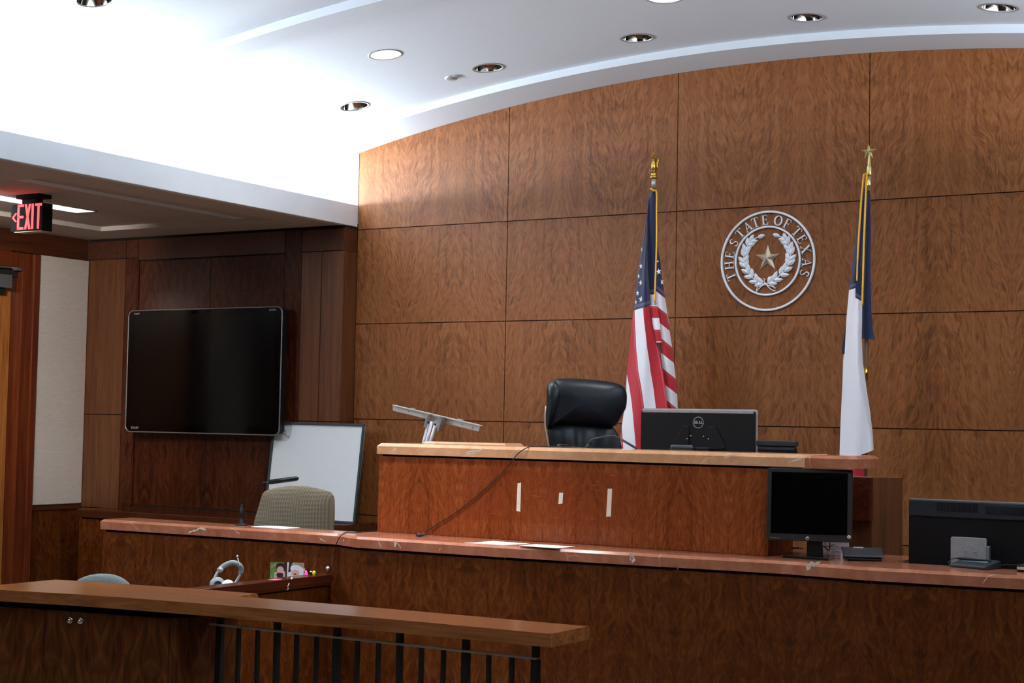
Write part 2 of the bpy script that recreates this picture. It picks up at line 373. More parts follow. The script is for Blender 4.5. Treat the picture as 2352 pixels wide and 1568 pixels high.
# vaulted ceiling with dropped ribs, solid slab
RIB = .047
st = [(0., 0.), (-.38, 0.), (-.38, RIB), (-2.15, RIB), (-2.15, 0.), (-2.34, 0.), (-2.34, RIB), (-4.1, RIB), (-4.1, 0.), (-4.29, 0.), (-4.29, RIB), (-6.05, RIB), (-6.05, 0.), (-6.24, 0.), (-6.24, RIB), (-8.0, RIB), (-8.0, 0.), (-8.19, 0.), (-8.19, RIB), (YB, RIB)]
mb = MB(); NX = 96; X0, X1 = -.55, 6.63
xs = [X0+(X1-X0)*i/NX for i in range(NX+1)]
low = [[mb.b.verts.new((x, y, zl(x, h))) for x in xs] for y, h in st]
for A, B in zip(low, low[1:]):
    for i in range(NX): mb.b.faces.new((A[i], A[i+1], B[i+1], B[i]))
top = [[mb.b.verts.new((x, y, 4.15)) for x in xs] for y in (st[0][1]*0+0., YB)]
for i in range(NX): mb.b.faces.new((top[0][i], top[1][i], top[1][i+1], top[0][i+1]))
mb.b.faces.new(low[0][::-1]+top[0]); mb.b.faces.new(low[-1]+top[-1][::-1])
mb.b.faces.new([r[0] for r in low]+[top[1][0], top[0][0]]); mb.b.faces.new([r[-1] for r in low][::-1]+[top[0][-1], top[1][-1]])
bmesh.ops.recalc_face_normals(mb.b, faces=mb.b.faces[:])
ceil = struct('ceiling', mb, 'white')
LIGHTS = [(.504, -.74, 0), (1.512, -.74, 0), (2.522, -.735, 0), (3.55, -.735, 0), (4.59, -.76, 0), (1.235, -1.425, 1), (3.02, -1.41, 1), (4.80, -1.41, 1), (.785, -3.27, 0), (2.0, -2.80, 1), (4.8, -3.27, 1), (1.2, -5.3, 1), (3.04, -5.3, 1), (4.9, -5.3, 1), (1.2, -7.3, 1), (3.04, -7.3, 1), (4.9, -7.3, 1), (1.2, -9.6, 1), (4.9, -9.6, 1)]  # rows farther back are unseen, added as general fill
def vn(x):      # downward normal of the vault
    t = -(x-3.04)/math.sqrt(196-(x-3.04)**2); return Vector((t, 0, -1)).normalized()
cut = MB()
for x, y, on in LIGHTS:
    t = bmesh.new(); bmesh.ops.create_cone(t, segments=40, radius1=.088, radius2=.088, depth=.36, cap_ends=True)
    q = vn(x).to_track_quat('Z', 'Y').to_matrix().to_4x4(); cut.add(t, Matrix.Translation((x, y, zl(x, RIB)))@q)
co_ = obj('cutter', cut, 'white', base=False)
md = ceil.modifiers.new('b', 'BOOLEAN'); md.operation = 'DIFFERENCE'; md.object = co_; md.solver = 'EXACT'
dg = bpy.context.evaluated_depsgraph_get(); me = bpy.data.meshes.new_from_object(ceil.evaluated_get(dg)); ceil.modifiers.clear(); ceil.data = me
bpy.data.objects.remove(co_)
# main wood wall: veneer panels on a dark backing
PW, PHT, J1 = 1.21987, .656, 2.946
mb = MB(); g = .0028
rows = [0., .322, .978, 1.634, 2.290, 2.946, None]
for c in range(7):
    xa, xb = c*PW+g, (c+1)*PW-g
    if c == 0: xa = .004
    if xa > 6.6: break
    for z0, z1 in zip(rows, rows[1:]):
        if z1 is None:
            pts = [(xa, z0+g)]+[(xb, z0+g)]
            for k in range(13): xx = xb+(xa-xb)*k/12; pts.append((xx, zl(min(xx, 6.6))-.001))
        else: pts = [(xa, z0+g), (xb, z0+g), (xb, z1-g), (xa, z1-g)]
        if z1 is not None and c >= 5: pass
        mb.prism(pts, (0, 0, 0), X, Z, (0, .012, 0))
wb = struct('wall_back', mb, ['wall', 'gap'])
struct('trim_1', box(-.02, 8.53, .0125, .08, 0, 4.1), 'gap')
struct('trim_2', box(-.62, -.004, -.0, .05, 2.99, 3.7), 'white')                      # white end wall of the cove
# cove on the left: beam face, trough floor and cove back wall
mb = box(-.055, 0, YB, -.001, 2.966, 3.118, .004); mb.box(-.62, -.05, YB, -.001, 3.068, 3.085); struct('trim_3', mb, 'beam')
struct('wall_cove', box(-.66, -.55, YB, 0, 2.99, 3.5), 'white')
# same cove on the right (out of frame)
mb = box(6.08, 6.135, YB, -.001, 2.966, 3.118, .004); mb.box(6.13, 6.70, YB, -.001, 3.068, 3.085); struct('trim_4', mb, 'beam')
struct('wall_cove.001', box(6.63, 6.74, YB, 0, 2.99, 3.5), 'white')
# side bay soffits: border plus raised tile fields
def bay(name, xa, xb, fa, fb):
    mb = MB(); zz = 2.966
    ys = [(-.54, -2.56), (-3.2, -5.2), (-5.85, -7.85), (-8.5, -10.5)]
    edges = [-.15]+[v for p in ys for v in p]+[YB]
    for a, b in zip(edges[0::2], edges[1::2]): mb.box(xa, xb, b, a, zz, zz+.1)
    for a, b in ys: mb.box(xa, fa, b, a, zz, zz+.1); mb.box(fb, xb, b, a, zz, zz+.1)
    struct(name, mb, 'soffit')
    mb = MB()
    for a, b in ys: mb.box(fa-.01, fb+.01, b-.01, a+.01, zz+.032, zz+.09)
    return mb
tiles = bay('ceiling_left', XL, -.056, -1.92, -.30)
TX0, TX1, TY0, TY1 = -1.475, -1.275, -2.42, -1.205
tb = bmesh.new()
t_ob = obj('tile_tmp', tiles, 'tile', base=False); cb = obj('cutter', box(TX0, TX1, TY0, TY1, 2.9, 3.2), 'tile', base=False)
md = t_ob.modifiers.new('b', 'BOOLEAN'); md.operation = 'DIFFERENCE'; md.object = cb; md.solver = 'EXACT'
dg = bpy.context.evaluated_depsgraph_get(); me = bpy.data.meshes.new_from_object(t_ob.evaluated_get(dg)); t_ob.modifiers.clear(); t_ob.data = me; bpy.data.objects.remove(cb); tb.free()
t_ob.name = 'ceiling_left_tiles'; tag(t_ob, kind='structure')
tr = bay('ceiling_right', 6.14, XR, 6.4, 8.0); struct('ceiling_right_tiles', tr, 'tile')
# recessed troffer in the left bay
T = thing('ceiling_light', 'long recessed fluorescent ceiling light behind the exit sign', 'ceiling light', (-1.375, -1.8, 2.998))
mb = MB(); w = .012
mb.box(TX0, TX0+w, TY0, TY1, 2.992, 3.09); mb.box(TX1-w, TX1, TY0, TY1, 2.992, 3.09); mb.box(TX0, TX1, TY1-w, TY1, 2.992, 3.09); mb.box(TX0, TX1, TY0, TY0+w, 2.992, 3.09); mb.box(TX0, TX1, TY0, TY1, 3.08, 3.10)
obj('housing', mb, 'silver', T)
mb = MB(); mb.tube([(-1.375, TY0+.05, 3.055), (-1.375, TY1-.05, 3.055)], .016, 12); obj('lamp_tube', mb, 'lamp_dim', T)
# alcove wall with the television, pilaster, frieze, panels
mb = MB(); ya = -.15
mb.box(XL, -.004, ya+.012, .0, 0, 2.99); back = mb
struct('trim_5', back, 'gap')
mb = MB(); d = .012
def pan(x0, x1, z0, z1, y=ya, t=.02): mb.box(x0+.003, x1-.003, y, y+t, z0+.003, z1-.003)
pan(XL, -2.05, .93, 1.634); pan(XL, -2.05, 1.634, 2.81); pan(-.19, -.0, 1.612, 2.79); pan(-.367, -.19, 1.612, 2.79); pan(-.367, -.19, 0, 1.612); pan(-.19, 0, 0, 1.612); pan(XL, -2.05, 0, .93)
mb.box(-.012, 0, ya+.001, -.001, 0, 1.61); mb.box(-.012, 0, ya+.001, -.001, 1.614, 2.788)
struct('wall_alcove', mb, 'alcove_plain')
mb = MB()
pan(-2.05, -1.925, .0, 2.81); pan(-.52, -.367, 0, 2.95, ya+.002)
pan(-1.915, -1.212, .965, 2.785, ya+.010, .01); pan(-1.212, -.53, .965, 2.785, ya+.010, .01)
pan(-1.925, -.52, 0, .96); mb.box(-1.925, -1.915, ya, ya+.02, .965, 2.785); mb.box(-.53, -.52, ya, ya+.02, .965, 2.785)
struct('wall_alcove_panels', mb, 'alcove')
mb = MB()
pan(XL, -2.05, 2.81, 2.95); pan(-2.05, -1.925, 2.81, 2.95); pan(-1.925, -.52, 2.79, 2.95); pan(-.367, 0, 2.79, 2.945); mb.box(-.012, 0, ya+.001, -.001, 2.792, 2.945)
struct('trim_6', mb, 'frieze')
# left wall: frieze, wainscot, door casing, door
mb = MB()
mb.box(XL-.1, XL, YB, -.9, 2.80, 2.966); mb.box(XL-.1, XL, -.9, -.15, 2.808, 2.966)
mb.box(XL-.1, XL-.004, -.64, -.15, 0, 2.81); mb.box(XL-.1, XL, YB, -1.73, 0, 2.80)
struct('wall_left', mb, 'frieze')
mb = MB(); mb.box(XL-.02, XL+.002, -.64, -.15, 0, .915); struct('trim_7', mb, 'counter')
mb = MB(); mb.box(XL-.02, XL+.012, -.64, -.15, .917, .953, .003); struct('trim_8', mb, 'frieze')
mb = MB(); mb.box(XL-.1, XL+.018, -.80, -.645, 0, 2.80, .003); mb.box(XL-.1, XL+.018, -1.73, -.80, 2.69, 2.80, .003); mb.box(XL-.1, XL+.018, -1.73, -1.62, 0, 2.69, .003)
mb.box(XL-.1, XL+.03, -.70, -.645, 0, 2.80, .003); struct('trim_9', mb, 'casing')
D = thing('door_1', None, None, (XL-.05, -1.3, 0)); D['kind'] = 'structure'
obj('door_leaf', box(XL-.09, XL-.045, -1.62, -.845, 0, 2.62, .002), 'door', D)
obj('door_head', box(XL-.10, XL-.03, -1.62, -.80, 2.62, 2.69), 'gap', D)
obj('door_edge', box(XL-.10, XL-.05, -.845, -.80, 0, 2.62), 'casing', D)
dc = obj('door_closer', box(XL-.044, XL+.03, -1.30, -.905, 2.532, 2.628, .004), 'alu', D)
mb = MB(); mb.tube([(XL+.0, -1.3, 2.675), (XL+.0, -.90, 2.688), (XL-.02, -.83, 2.68)], .010, 8); mb.box(XL-.03, XL+.02, -.86, -.81, 2.668, 2.69); obj('closer_arm', mb, 'alu', dc)
obj('closer_arm_plate', box(XL-.044, XL+.0, -1.28, -.94, 2.49, 2.53), 'blackm', dc)
tag(obj('acoustic_panel', box(XL-.003, XL+.02, -.635, -.153, .957, 2.803, .006), 'linen'), 'tall beige fabric wall panel between the door casing and the alcove corner', 'wall panel')
struct('trim_10', box(XL-.003, XL+.02, -2.25, -1.76, .957, 2.803, .006), 'linen')
# rest of the room behind the camera
struct('wall_right', box(XR, XR+.1, YB, .1, 0, 3.1), 'alcove_plain')
mb = box(XL-.1, XR+.1, YB-.1, YB, 0, 4.2); struct('wall_rear', mb, 'alcove_plain')
struct('wall_back_right', box(6.085, XR, -.15, -.02, 0, 2.97), 'alcove_plain')
# ---------------------------------------------------------------- downlights
LAB = ['unlit chrome downlight nearest the left end of the wood wall', 'unlit chrome downlight just right of the small round ceiling sensor', 'unlit chrome downlight above the striped flag', 'unlit chrome downlight above the seal on the wood wall', 'unlit chrome downlight at the top right corner of the photo',
       'lit white round downlight left of the small ceiling sensor', 'lit round downlight cut off by the top edge above the striped flag', None, 'chrome downlight beyond the ceiling rib at the top left edge']
for k, (x, y, on) in enumerate(LIGHTS):
    n = vn(x); o = Vector((x, y, zl(x, RIB)))
    lab = LAB[k] if k < len(LAB) and LAB[k] else 'unseen lit downlight added in the ceiling outside the view'
    T = thing('downlight', lab, 'ceiling light', o, 'recessed downlights in the vaulted ceiling')
    mb = MB(); mb.lathe([(.086, -.002), (.086, .003), (.1, .003), (.104, -.001)], o, n, 40); obj('trim_ring', mb, 'silver', T)
    mb = MB()
    if on:
        mb.lathe([(.087, .001), (.082, -.03), (.0, -.03)], o, n, 40); obj('reflector', mb, 'silver', T)
        mb = MB(); mb.lathe([(.0, -.014), (.078, -.012), (.080, -.022)], o, n, 40); obj('lens', mb, 'lamp_on', T)
    else:
        mb.lathe([(.087, .001), (.080, -.04), (.066, -.09), (.05, -.125), (.0, -.13)], o, n, 40); obj('reflector', mb, 'chrome', T)
        mb = MB(); mb.lathe([(.0, -.112), (.03, -.112), (.032, -.128)], o, n, 24); obj('lamp', mb, 'lamp_off', T)
mb = MB(); o = Vector((1.242, -.735, zl(1.242, RIB))); mb.lathe([(0, .014), (.035, .013), (.042, .006), (.043, -.001)], o, vn(1.242), 32)
tag(obj('ceiling_sensor', mb, 'silver'), 'small flat round grey sensor on the white ceiling beside a downlight', 'sensor')
# ================================================================ FURNITURE
# ---- judge bench
T = thing('judge_bench', 'tall red-brown wood bench with a tan marble top in front of the wood wall', 'bench', (2.9, -1.8, 1.036))
mb = MB(); BY = -1.95
mb.box(1.637, 3.85, BY, BY+.04, 1.036, 1.436, .002); mb.box(1.637, 1.68, BY+.04, -1.25, 1.036, 1.436); mb.box(3.81, 3.85, BY+.04, -1.64, 1.036, 1.436)
obj('front_panel', mb, 'bench', T)
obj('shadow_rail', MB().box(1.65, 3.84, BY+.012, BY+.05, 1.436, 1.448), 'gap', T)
def slab(mb, poly, z0, z1, ch):
    """stone slab over plan polygon with a chamfered upper edge"""
    t = bmesh.new(); vs = [t.verts.new((x, y, z0)) for x, y in poly]; f = t.faces.new(vs); r = bmesh.ops.extrude_face_region(t, geom=[f])
    tv = [v for v in r['geom'] if isinstance(v, bmesh.types.BMVert)]; bmesh.ops.translate(t, vec=(0, 0, z1-z0), verts=tv)
    te = [e for e in t.edges if abs(e.verts[0].co.z-z1) < 1e-6 and abs(e.verts[1].co.z-z1) < 1e-6]
    bmesh.ops.bevel(t, geom=te, offset=ch, segments=1, profile=.5, affect='EDGES'); bmesh.ops.recalc_face_normals(t, faces=t.faces); mb.add(t); return mb
def ribbon(mb, P, n, w, mi=1):
    W = []
    for i, p in enumerate(P):
        d = (P[min(i+1, len(P)-1)]-P[max(i-1, 0)]).normalized(); q = n.cross(d).normalized(); k = w*(.35+abs(math.sin(2.3*i+.7))) if 0 < i < len(P)-1 else w*.2
        W.append((mb.b.verts.new(p+q*k+n*.0006), mb.b.verts.new(p-q*k*.8+n*.0006)))
    for A, B in zip(W, W[1:]): f = mb.b.faces.new((A[0], A[1], B[1], B[0])); f.material_index = mi
mb = slab(MB(), [(1.632, -1.965), (4.03, -1.965), (4.03, -1.62), (1.632, -1.62)], 1.447, 1.505, .016)
for pts in ([(1068, 1041.5), (1076, 1037), (1084, 1036), (1092, 1035), (1100, 1034), (1108, 1031), (1111, 1029)], [(1070, 1045), (1079, 1041), (1086, 1042), (1094, 1037), (1103, 1036)], [(1083, 1039), (1090, 1042)], [(902, 1036), (907, 1031), (911, 1034)], [(1660, 1052), (1672, 1048), (1690, 1044)], [(1810, 1062), (1830, 1056), (1846, 1050)]): ribbon(mb, smooth_path([at(x, y, -1.965) for x, y in pts], 3), Vector((0, -1, 0)), .0035)
obj('marble_top', mb, ['marble2', 'vein'], T)
e = obj('marble_end', slab(MB(), [(4.032, -1.965), (4.235, -1.945), (4.262, -1.91), (4.262, -1.62), (4.032, -1.62)], 1.447, 1.504, .014), 'marble', T); e['label'] = 'redder marble end piece'
obj('rear_ledge', slab(MB(), [(1.50, -1.35), (2.06, -1.35), (2.06, -1.15), (1.50, -1.15)], 1.45, 1.512, .015), 'marble2', T)
obj('desk', box(1.69, 3.86, -1.61, -1.10, 1.28, 1.31), 'railf', T)
obj('desk_support', box(1.70, 3.74, -1.86, -1.62, 1.04, 1.44), 'railf', T)
tag(obj('platform', box(1.2, 4.9, -1.24, -.02, 0, .45), 'carpet'), None, None, None, 'structure').name = 'floor_platform'
# ---- witness and clerk counter
T = thing('clerk_counter', 'long dark figured-wood counter with a red marble top below the bench', 'counter', (2.6, -2.1, 0))
FR = [(-.06, -2.285), (1.585, -2.235), (1.775, -2.325), (2.61, -2.30), (3.49, -2.22), (4.0, -2.165), (4.4, -2.205), (5.07, -2.13), (5.9, -2.07)]
REAR = [(5.9, -1.79), (4.45, -1.85), (1.64, -1.85), (1.60, -2.03), (-.06, -2.03)]
def off(P, d): return [(x, y+d) for x, y in P]
mb = MB()
for a, b in zip(FR, FR[1:]):
    xa = a[0]+(.012 if a is FR[0] else 0)
    mb.prism([(0, 0), (1, 0), (1, 1), (0, 1)], (xa, a[1]+.014, 0), (b[0]-xa, b[1]-a[1], 0), (0, 0, .966), (0, .03, 0))
mb.box(-.048, -.02, -2.25, -2.04, 0, .966); mb.box(5.87, 5.895, -2.05, -1.8, 0, .966)
obj('front_panel', mb, 'counter', T)
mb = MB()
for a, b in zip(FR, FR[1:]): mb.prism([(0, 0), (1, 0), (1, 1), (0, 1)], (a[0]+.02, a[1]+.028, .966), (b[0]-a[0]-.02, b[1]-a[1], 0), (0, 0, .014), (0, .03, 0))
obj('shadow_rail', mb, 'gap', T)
mb = slab(MB(), FR+REAR, .979, 1.035, .013)
def veinpx(pts, w):
    P = []
    for x, y in pts:
        # on the front face of the counter edge
        p = None
        for a, b in zip(FR, FR[1:]):
            A = Vector((a[0], a[1]-.001, 0)); Bv = Vector((b[0], b[1]-.001, 0)); n = Vector((Bv.y-A.y, A.x-Bv.x, 0)); q = atp(x, y, A, n)
            if a[0] <= q.x <= b[0]: p = q
        if p is not None: P.append(p)
    if len(P) > 1: ribbon(mb, smooth_path(P, 3), Vector((.02, -1, 0)).normalized(), w*.8)
for pts, w in (([(432, 1225), (438, 1221), (445, 1219), (453, 1217), (458, 1213), (465, 1212)], .006), ([(455, 1213), (470, 1215), (472, 1219)], .008), ([(528, 1216), (536, 1214), (545, 1222), (552, 1226)], .002), ([(733, 1234), (740, 1240), (748, 1243)], .003), ([(905, 1241), (908, 1248), (907, 1256)], .008), ([(908, 1243), (917, 1252), (921, 1260)], .002),
               ([(1446, 1272), (1452, 1276), (1456, 1284), (1451, 1292)], .008), ([(1447, 1276), (1449, 1288)], .006), ([(1853, 1310), (1858, 1302), (1864, 1296), (1872, 1293)], .012), ([(1868, 1301), (1877, 1294), (1884, 1290)], .008), ([(2256, 1340), (2266, 1328), (2274, 1321), (2300, 1318)], .002), ([(790, 1238), (789, 1243)], .008), ([(868, 1240), (873, 1250), (875, 1257)], .002), ([(1008, 1266), (1012, 1258)], .002)): veinpx(pts, w)
obj('marble_top', mb, ['marble', 'vein'], T)
T2 = thing('counter_return', 'deeper red marble shelf behind the square monitor, right of the bench end', 'counter', (4.1, -1.65, .979))
obj('marble_slab', box(3.80, 4.42, -1.848, -1.46, .979, 1.035), 'marble', T2); obj('support', box(3.83, 3.86, -1.82, -1.5, 0, .979), 'counter', T2); obj('support', box(4.36, 4.39, -1.82, -1.5, 0, .979), 'counter', T2)
# lower work surfaces behind
obj('work_surface', box(4.43, 5.85, -1.75, -1.25, .74, .775), 'railf', T)
obj('work_surface', box(.0, 1.55, -2.0, -1.86, .74, .775), 'railf', T)
obj('work_support', box(5.5, 5.53, -1.75, -1.3, 0, .74), 'railf', T); obj('work_support', box(4.46, 4.49, -1.75, -1.3, 0, .74), 'railf', T)
# ---- partition with the dark red cap
T = thing('desk_partition', 'low dark wood partition with a dark red cap running up to the counter', 'partition', (1.51, -2.9, 0))
obj('cap', box(1.468, 1.556, -3.55, -2.232, .768, .825, .004), 'capw', T)
obj('side_panel', box(1.483, 1.541, -3.54, -2.24, 0, .762), 'counter', T)
obj('shadow_strip', box(1.49, 1.535, -3.53, -2.24, .762, .768), 'gap', T)
mb = MB(); mb.tube([atx(x, y, 1.5565) for x, y in ((664, 1339), (661, 1346), (662, 1352), (659, 1355))], [.003, .002, .003, .002], 5); mb.tube([atx(x, y, 1.557) for x, y in ((671, 1327), (668, 1330))], [.005, .006], 5); obj('white_chip', mb, 'vein', T)
tag(obj('clerk_desk', MB().box(.55, 1.46, -2.95, -2.275, .625, .66, .004).box(.56, .60, -2.94, -2.29, 0, .63).box(1.40, 1.44, -2.94, -2.29, 0, .63).box(.6, 1.4, -2.32, -2.29, .2, .63).box(1.16, 1.46, -2.93, -2.56, .66, .735, .004), 'railf'), 'low wooden clerk desk behind the dark red partition cap, under the headset', 'desk')
# ---- ledge under the television
T = thing('wall_ledge', 'dark glossy wood ledge running below the television and under the whiteboard', 'ledge', (-1., -.26, 0))
obj('ledge_top', MB().box(-2.235, .232, -.385, -.152, .872, .932, .004).box(.002, .232, -.152, -.006, .872, .932), 'ledge', T)
obj('ledge_body', MB().box(-2.22, .222, -.372, -.153, 0, .862).box(.002, .222, -.153, -.006, 0, .862), 'counter', T)
obj('shadow_strip', MB().box(-2.21, .212, -.36, -.153, .862, .872), 'gap', T)
# ---- front rail
T = thing('spectator_rail', 'curved railing with a thick brown wood top on thin black metal bars', 'railing', (2.9, -4.15, 0))
RF = [(1.437, -4.495), (1.593, -4.444), (1.929, -4.362), (2.422, -4.292), (2.866, -4.252), (3.348, -4.215), (3.986, -4.198)]
RB = [(3.988, -3.930), (3.70, -3.938), (3.213, -3.955), (2.95, -3.965), (2.452, -4.0), (2.444, -3.874), (2.10, -3.905), (1.44, -4.010)]
mb = MB(); t = bmesh.new(); vs = [t.verts.new((x, y, .875)) for x, y in RF+RB]; f = t.faces.new(vs); r = bmesh.ops.extrude_face_region(t, geom=[f]); bmesh.ops.translate(t, vec=(0, 0, .045), verts=[v for v in r['geom'] if isinstance(v, bmesh.types.BMVert)])
bmesh.ops.bevel(t, geom=[e for e in t.edges if abs(e.verts[0].co.z-.92) < 1e-5 and abs(e.verts[1].co.z-.92) < 1e-5], offset=.003, segments=2, affect='EDGES'); bmesh.ops.recalc_face_normals(t, faces=t.faces); mb.add(t)
obj('rail_top', mb, 'rail', T)
ry = -4.10
def rodz(x): return .818+.0022*(x-3.1)
mb = MB(); mb.box(2.40, 3.882, ry-.012, ry+.012, .814, .822, .001); obj('rod', mb, 'alum', T)['label'] = 'pale metal rod across the bars'
for k in range(16):
    x = 2.448+k*.0949
    if k % 3 == 0:
        w = .0135 if k % 6 == 0 or k == 15 else .0085
        obj('post', MB().box(x-w, x+w, ry-.011, ry+.011, 0, .814).box(x-.0105, x+.0105, ry-.011, ry+.011, .822, .876), 'blackm', T)
    else: obj('baluster', box(x-.0065, x+.0065, ry-.008, ry+.008, .05, .814), 'blackm', T)
obj('bottom_rod', box(2.40, 3.882, ry-.012, ry+.012, .03, .05), 'blackm', T)
# cabinet under the left end of the rail
T = thing('rail_cabinet', 'dark figured-wood cabinet with two round locks under the left end of the railing', 'cabinet', (1.9, -4.2, 0))
CA = [(1.45, -4.425), (1.765, -4.362), (2.335, -4.262), (2.372, -4.258)]
def cabp(mb, a, b, z0, z1, t=.02, d=0.): mb.prism([(0, 0), (1, 0), (1, 1), (0, 1)], (a[0], a[1]+d, z0), (b[0]-a[0], b[1]-a[1], 0), (0, 0, z1-z0), (0, t, 0)); return mb
mb = MB(); mb.prism([(1.452, -4.38), (1.765, -4.335), (2.372, -4.235), (2.372, -3.91), (1.452, -4.03)], (0, 0, .02), X, Y, (0, 0, .828)); mb.box(2.337, 2.372, -4.262, -4.236, .02, .85)
obj('body', mb, 'cab', T)
obj('shadow_strip', MB().prism([(1.46, -4.36), (2.35, -4.2), (2.35, -3.93), (1.46, -4.04)], (0, 0, .848), X, Y, (0, 0, .027)), 'gap', T)
for a, b, px, py in (((1.452, -4.424), (1.763, -4.366), 162, 1424), ((1.767, -4.365), (2.334, -4.264), 186, 1425.5)):
    dd = obj('door', cabp(MB(), a, b, .04, .848), 'cab', T)
    n = Vector((b[1]-a[1], a[0]-b[0], 0)).normalized(); p = atp(px, py, Vector((a[0], a[1], 0)), n)
    mb = MB(); mb.lathe([(.0, .014), (.005, .014), (.0055, .006), (.010, .010), (.0135, .006), (.0145, -.002)], p, n, 20); obj('lock', mb, 'chrome', dd)
# side panel right of the bench
T = thing('bench_side_panel', 'dark wood side panel behind the square monitor, right of the bench end', 'panel', (4.1, -1.2, 0))
obj('panel', MB().box(3.90, 4.105, -1.246, -1.206, 0, 1.392).prism([(4.105, -1.246), (4.222, -1.13), (4.18, -1.08), (4.105, -1.18)], (0, 0, 0), X, Y, (0, 0, 1.392)), 'alcove_plain', T)
obj('inner_box', box(3.98, 4.112, -1.30, -1.25, 1.18, 1.392, .002), 'capw', T)
# ================================================================ DISPLAYS
# ---- wall television
T = thing('television', 'large black flat television mounted on the dark alcove wall', 'television', (-1.16, -.22, 1.515))
def rrect(x0, x1, z0, z1, r, n=5):
    P = []
    for cx, cz, a in ((x1-r, z0+r, -90), (x1-r, z1-r, 0), (x0+r, z1-r, 90), (x0+r, z0+r, 180)):
        for k in range(n+1): q = math.radians(a+90*k/n); P.append((cx+r*math.cos(q), cz+r*math.sin(q)))
    return P
obj('casing', MB().prism(rrect(-1.875, -.44, 1.52, 2.394, .03), (0, -.262, 0), X, Z, (0, .06, 0)), 'black', T)
mb = MB(); P = rrect(-1.885, -.432, 1.511, 2.402, .045, 7); mb.tube([(x, -.268, z) for x, z in P], .005, 8, close=True); obj('bezel', mb, 'bezelm', T)
obj('screen', MB().prism(rrect(-1.88, -.437, 1.516, 2.397, .04), (0, -.268, 0), X, Z, (0, .012, 0)), 'tvscreen', T)
o = obj('screen_panel', box(-1.826, -.486, -.2695, -.267, 1.57, 2.365), 'screen', T)
obj('wall_mount', box(-1.5, -.8, -.205, -.145, 1.75, 2.2), 'blackm', T)
for s, x, z, sz in (('SHARP', -1.79, 1.540, .026), ('SHARP', -1.805, 2.378, .018), ('AQUOS', -.52, 2.381, .018)):
    obj('lettering', text(s, sz, (x, -.2688, z), X, Z, .0004), 'silver', T)
# ---- black monitor on the bench seen from behind
T = thing('monitor', 'black computer monitor seen from behind on the bench, with a round metal badge', 'monitor', (3.25, -1.43, 1.31))
Yd = -1.44; a = at(1472, 936, Yd); b = at(1733, 941, Yd); zt = (a.z+b.z)/2; x0, x1 = a.x, b.x
obj('back_shell', MB().prism(rrect(x0, x1, 1.36, zt-.012, .012), (0, Yd+.005, 0), X, Z, (0, .03, 0)), 'black', T)
obj('front_frame', MB().prism(rrect(x0-.002, x1+.002, 1.352, zt, .016), (0, Yd+.018, 0), X, Z, (0, .024, 0)), 'silver', T)
obj('top_lip', box(x0+.008, x1-.008, Yd+.002, Yd+.02, zt-.022, zt-.004, .003), 'silver', T)
cx = at(1603, 970, Yd-.001)
nb = Vector((0, -1, 0))
obj('badge_ring', ringmesh(Vector((cx.x, Yd+.004, cx.z)), X, Z, nb, .0262, .0293, .0012), 'silver', T)
obj('badge_letters', text('D  LL', .020, (cx.x+.001, Yd+.004, cx.z), X, Z, .001, .0012), 'silver', T)
mb = text('E', .018, (cx.x-.0075, Yd+.004, cx.z), (math.cos(.6), 0, math.sin(.6)), (-math.sin(.6), 0, math.cos(.6)), .001, .001); obj('badge_letters', mb, 'silver', T)
for (q0, q1, q2, q3) in (((1537, 1033), (1570, 978), (1583, 978), (1583, 1033)), ((1627, 980), (1643, 979), (1668, 1030), (1627, 1033))):
    mb = MB(); P = [at(x, y, Yd+.004) for x, y in (q0, q1, q2, q3)]; mb.prism([(p.x, p.z) for p in P], (0, Yd+.0045, 0), X, Z, (0, -.006, 0), .002); obj('mount_rib', mb, 'black', T)
for x, y in ((1586, 1001), (1616, 1002), (1578, 1007.5), (1627, 1008), (1614, 1028.5)):
    mb = MB(); p = at(x, y, Yd-.003); mb.ell(p, .0042, .004, .0042, 10); obj('screw', mb, 'chrome', T)
obj('stand', MB().box(3.17, 3.33, Yd-.025, Yd+.01, 1.325, 1.52, .006).box(3.12, 3.38, Yd-.10, Yd+.12, 1.311, 1.327, .006), 'black', T)
p = at(1567, 1029, Yd-.03); obj('cable_clip', MB().box(p.x-.066, p.x+.066, Yd-.045, Yd-.02, 1.47, p.z+.018, .014, seg=3), 'charcoal', T)
# ---- desk phone on the bench
T = thing('desk_phone', 'small dark grey desk phone or base unit beside the monitor on the bench', 'phone', (3.66, -1.45, 1.31))
Yp = -1.45; a = at(1738, 1011, Yp); b = at(1830, 1013, Yp)
mb = MB(); mb.prism([(0, 1.311), (.16, 1.311), (.16, 1.36), (.0, 1.548)], (a.x+.004, Yp, 0), Y, Z, (b.x-a.x-.01, 0, 0), .004); obj('body', mb, 'black', T)
mb = MB(); mb.box(a.x, b.x, Yp-.012, Yp+.03, 1.535, a.z, .004); obj('top_panel', mb, 'charcoal', T)
mb = MB(); mb.box(a.x+.01, b.x-.008, Yp-.010, Yp+.0, 1.514, 1.530, .003); obj('lower_panel', mb, 'charcoal', T)
p = at(1783, 1024.5, Yp-.012); obj('latch', box(p.x-.010, p.x+.010, Yp-.013, Yp-.009, p.z-.004, p.z+.004), 'black', T)
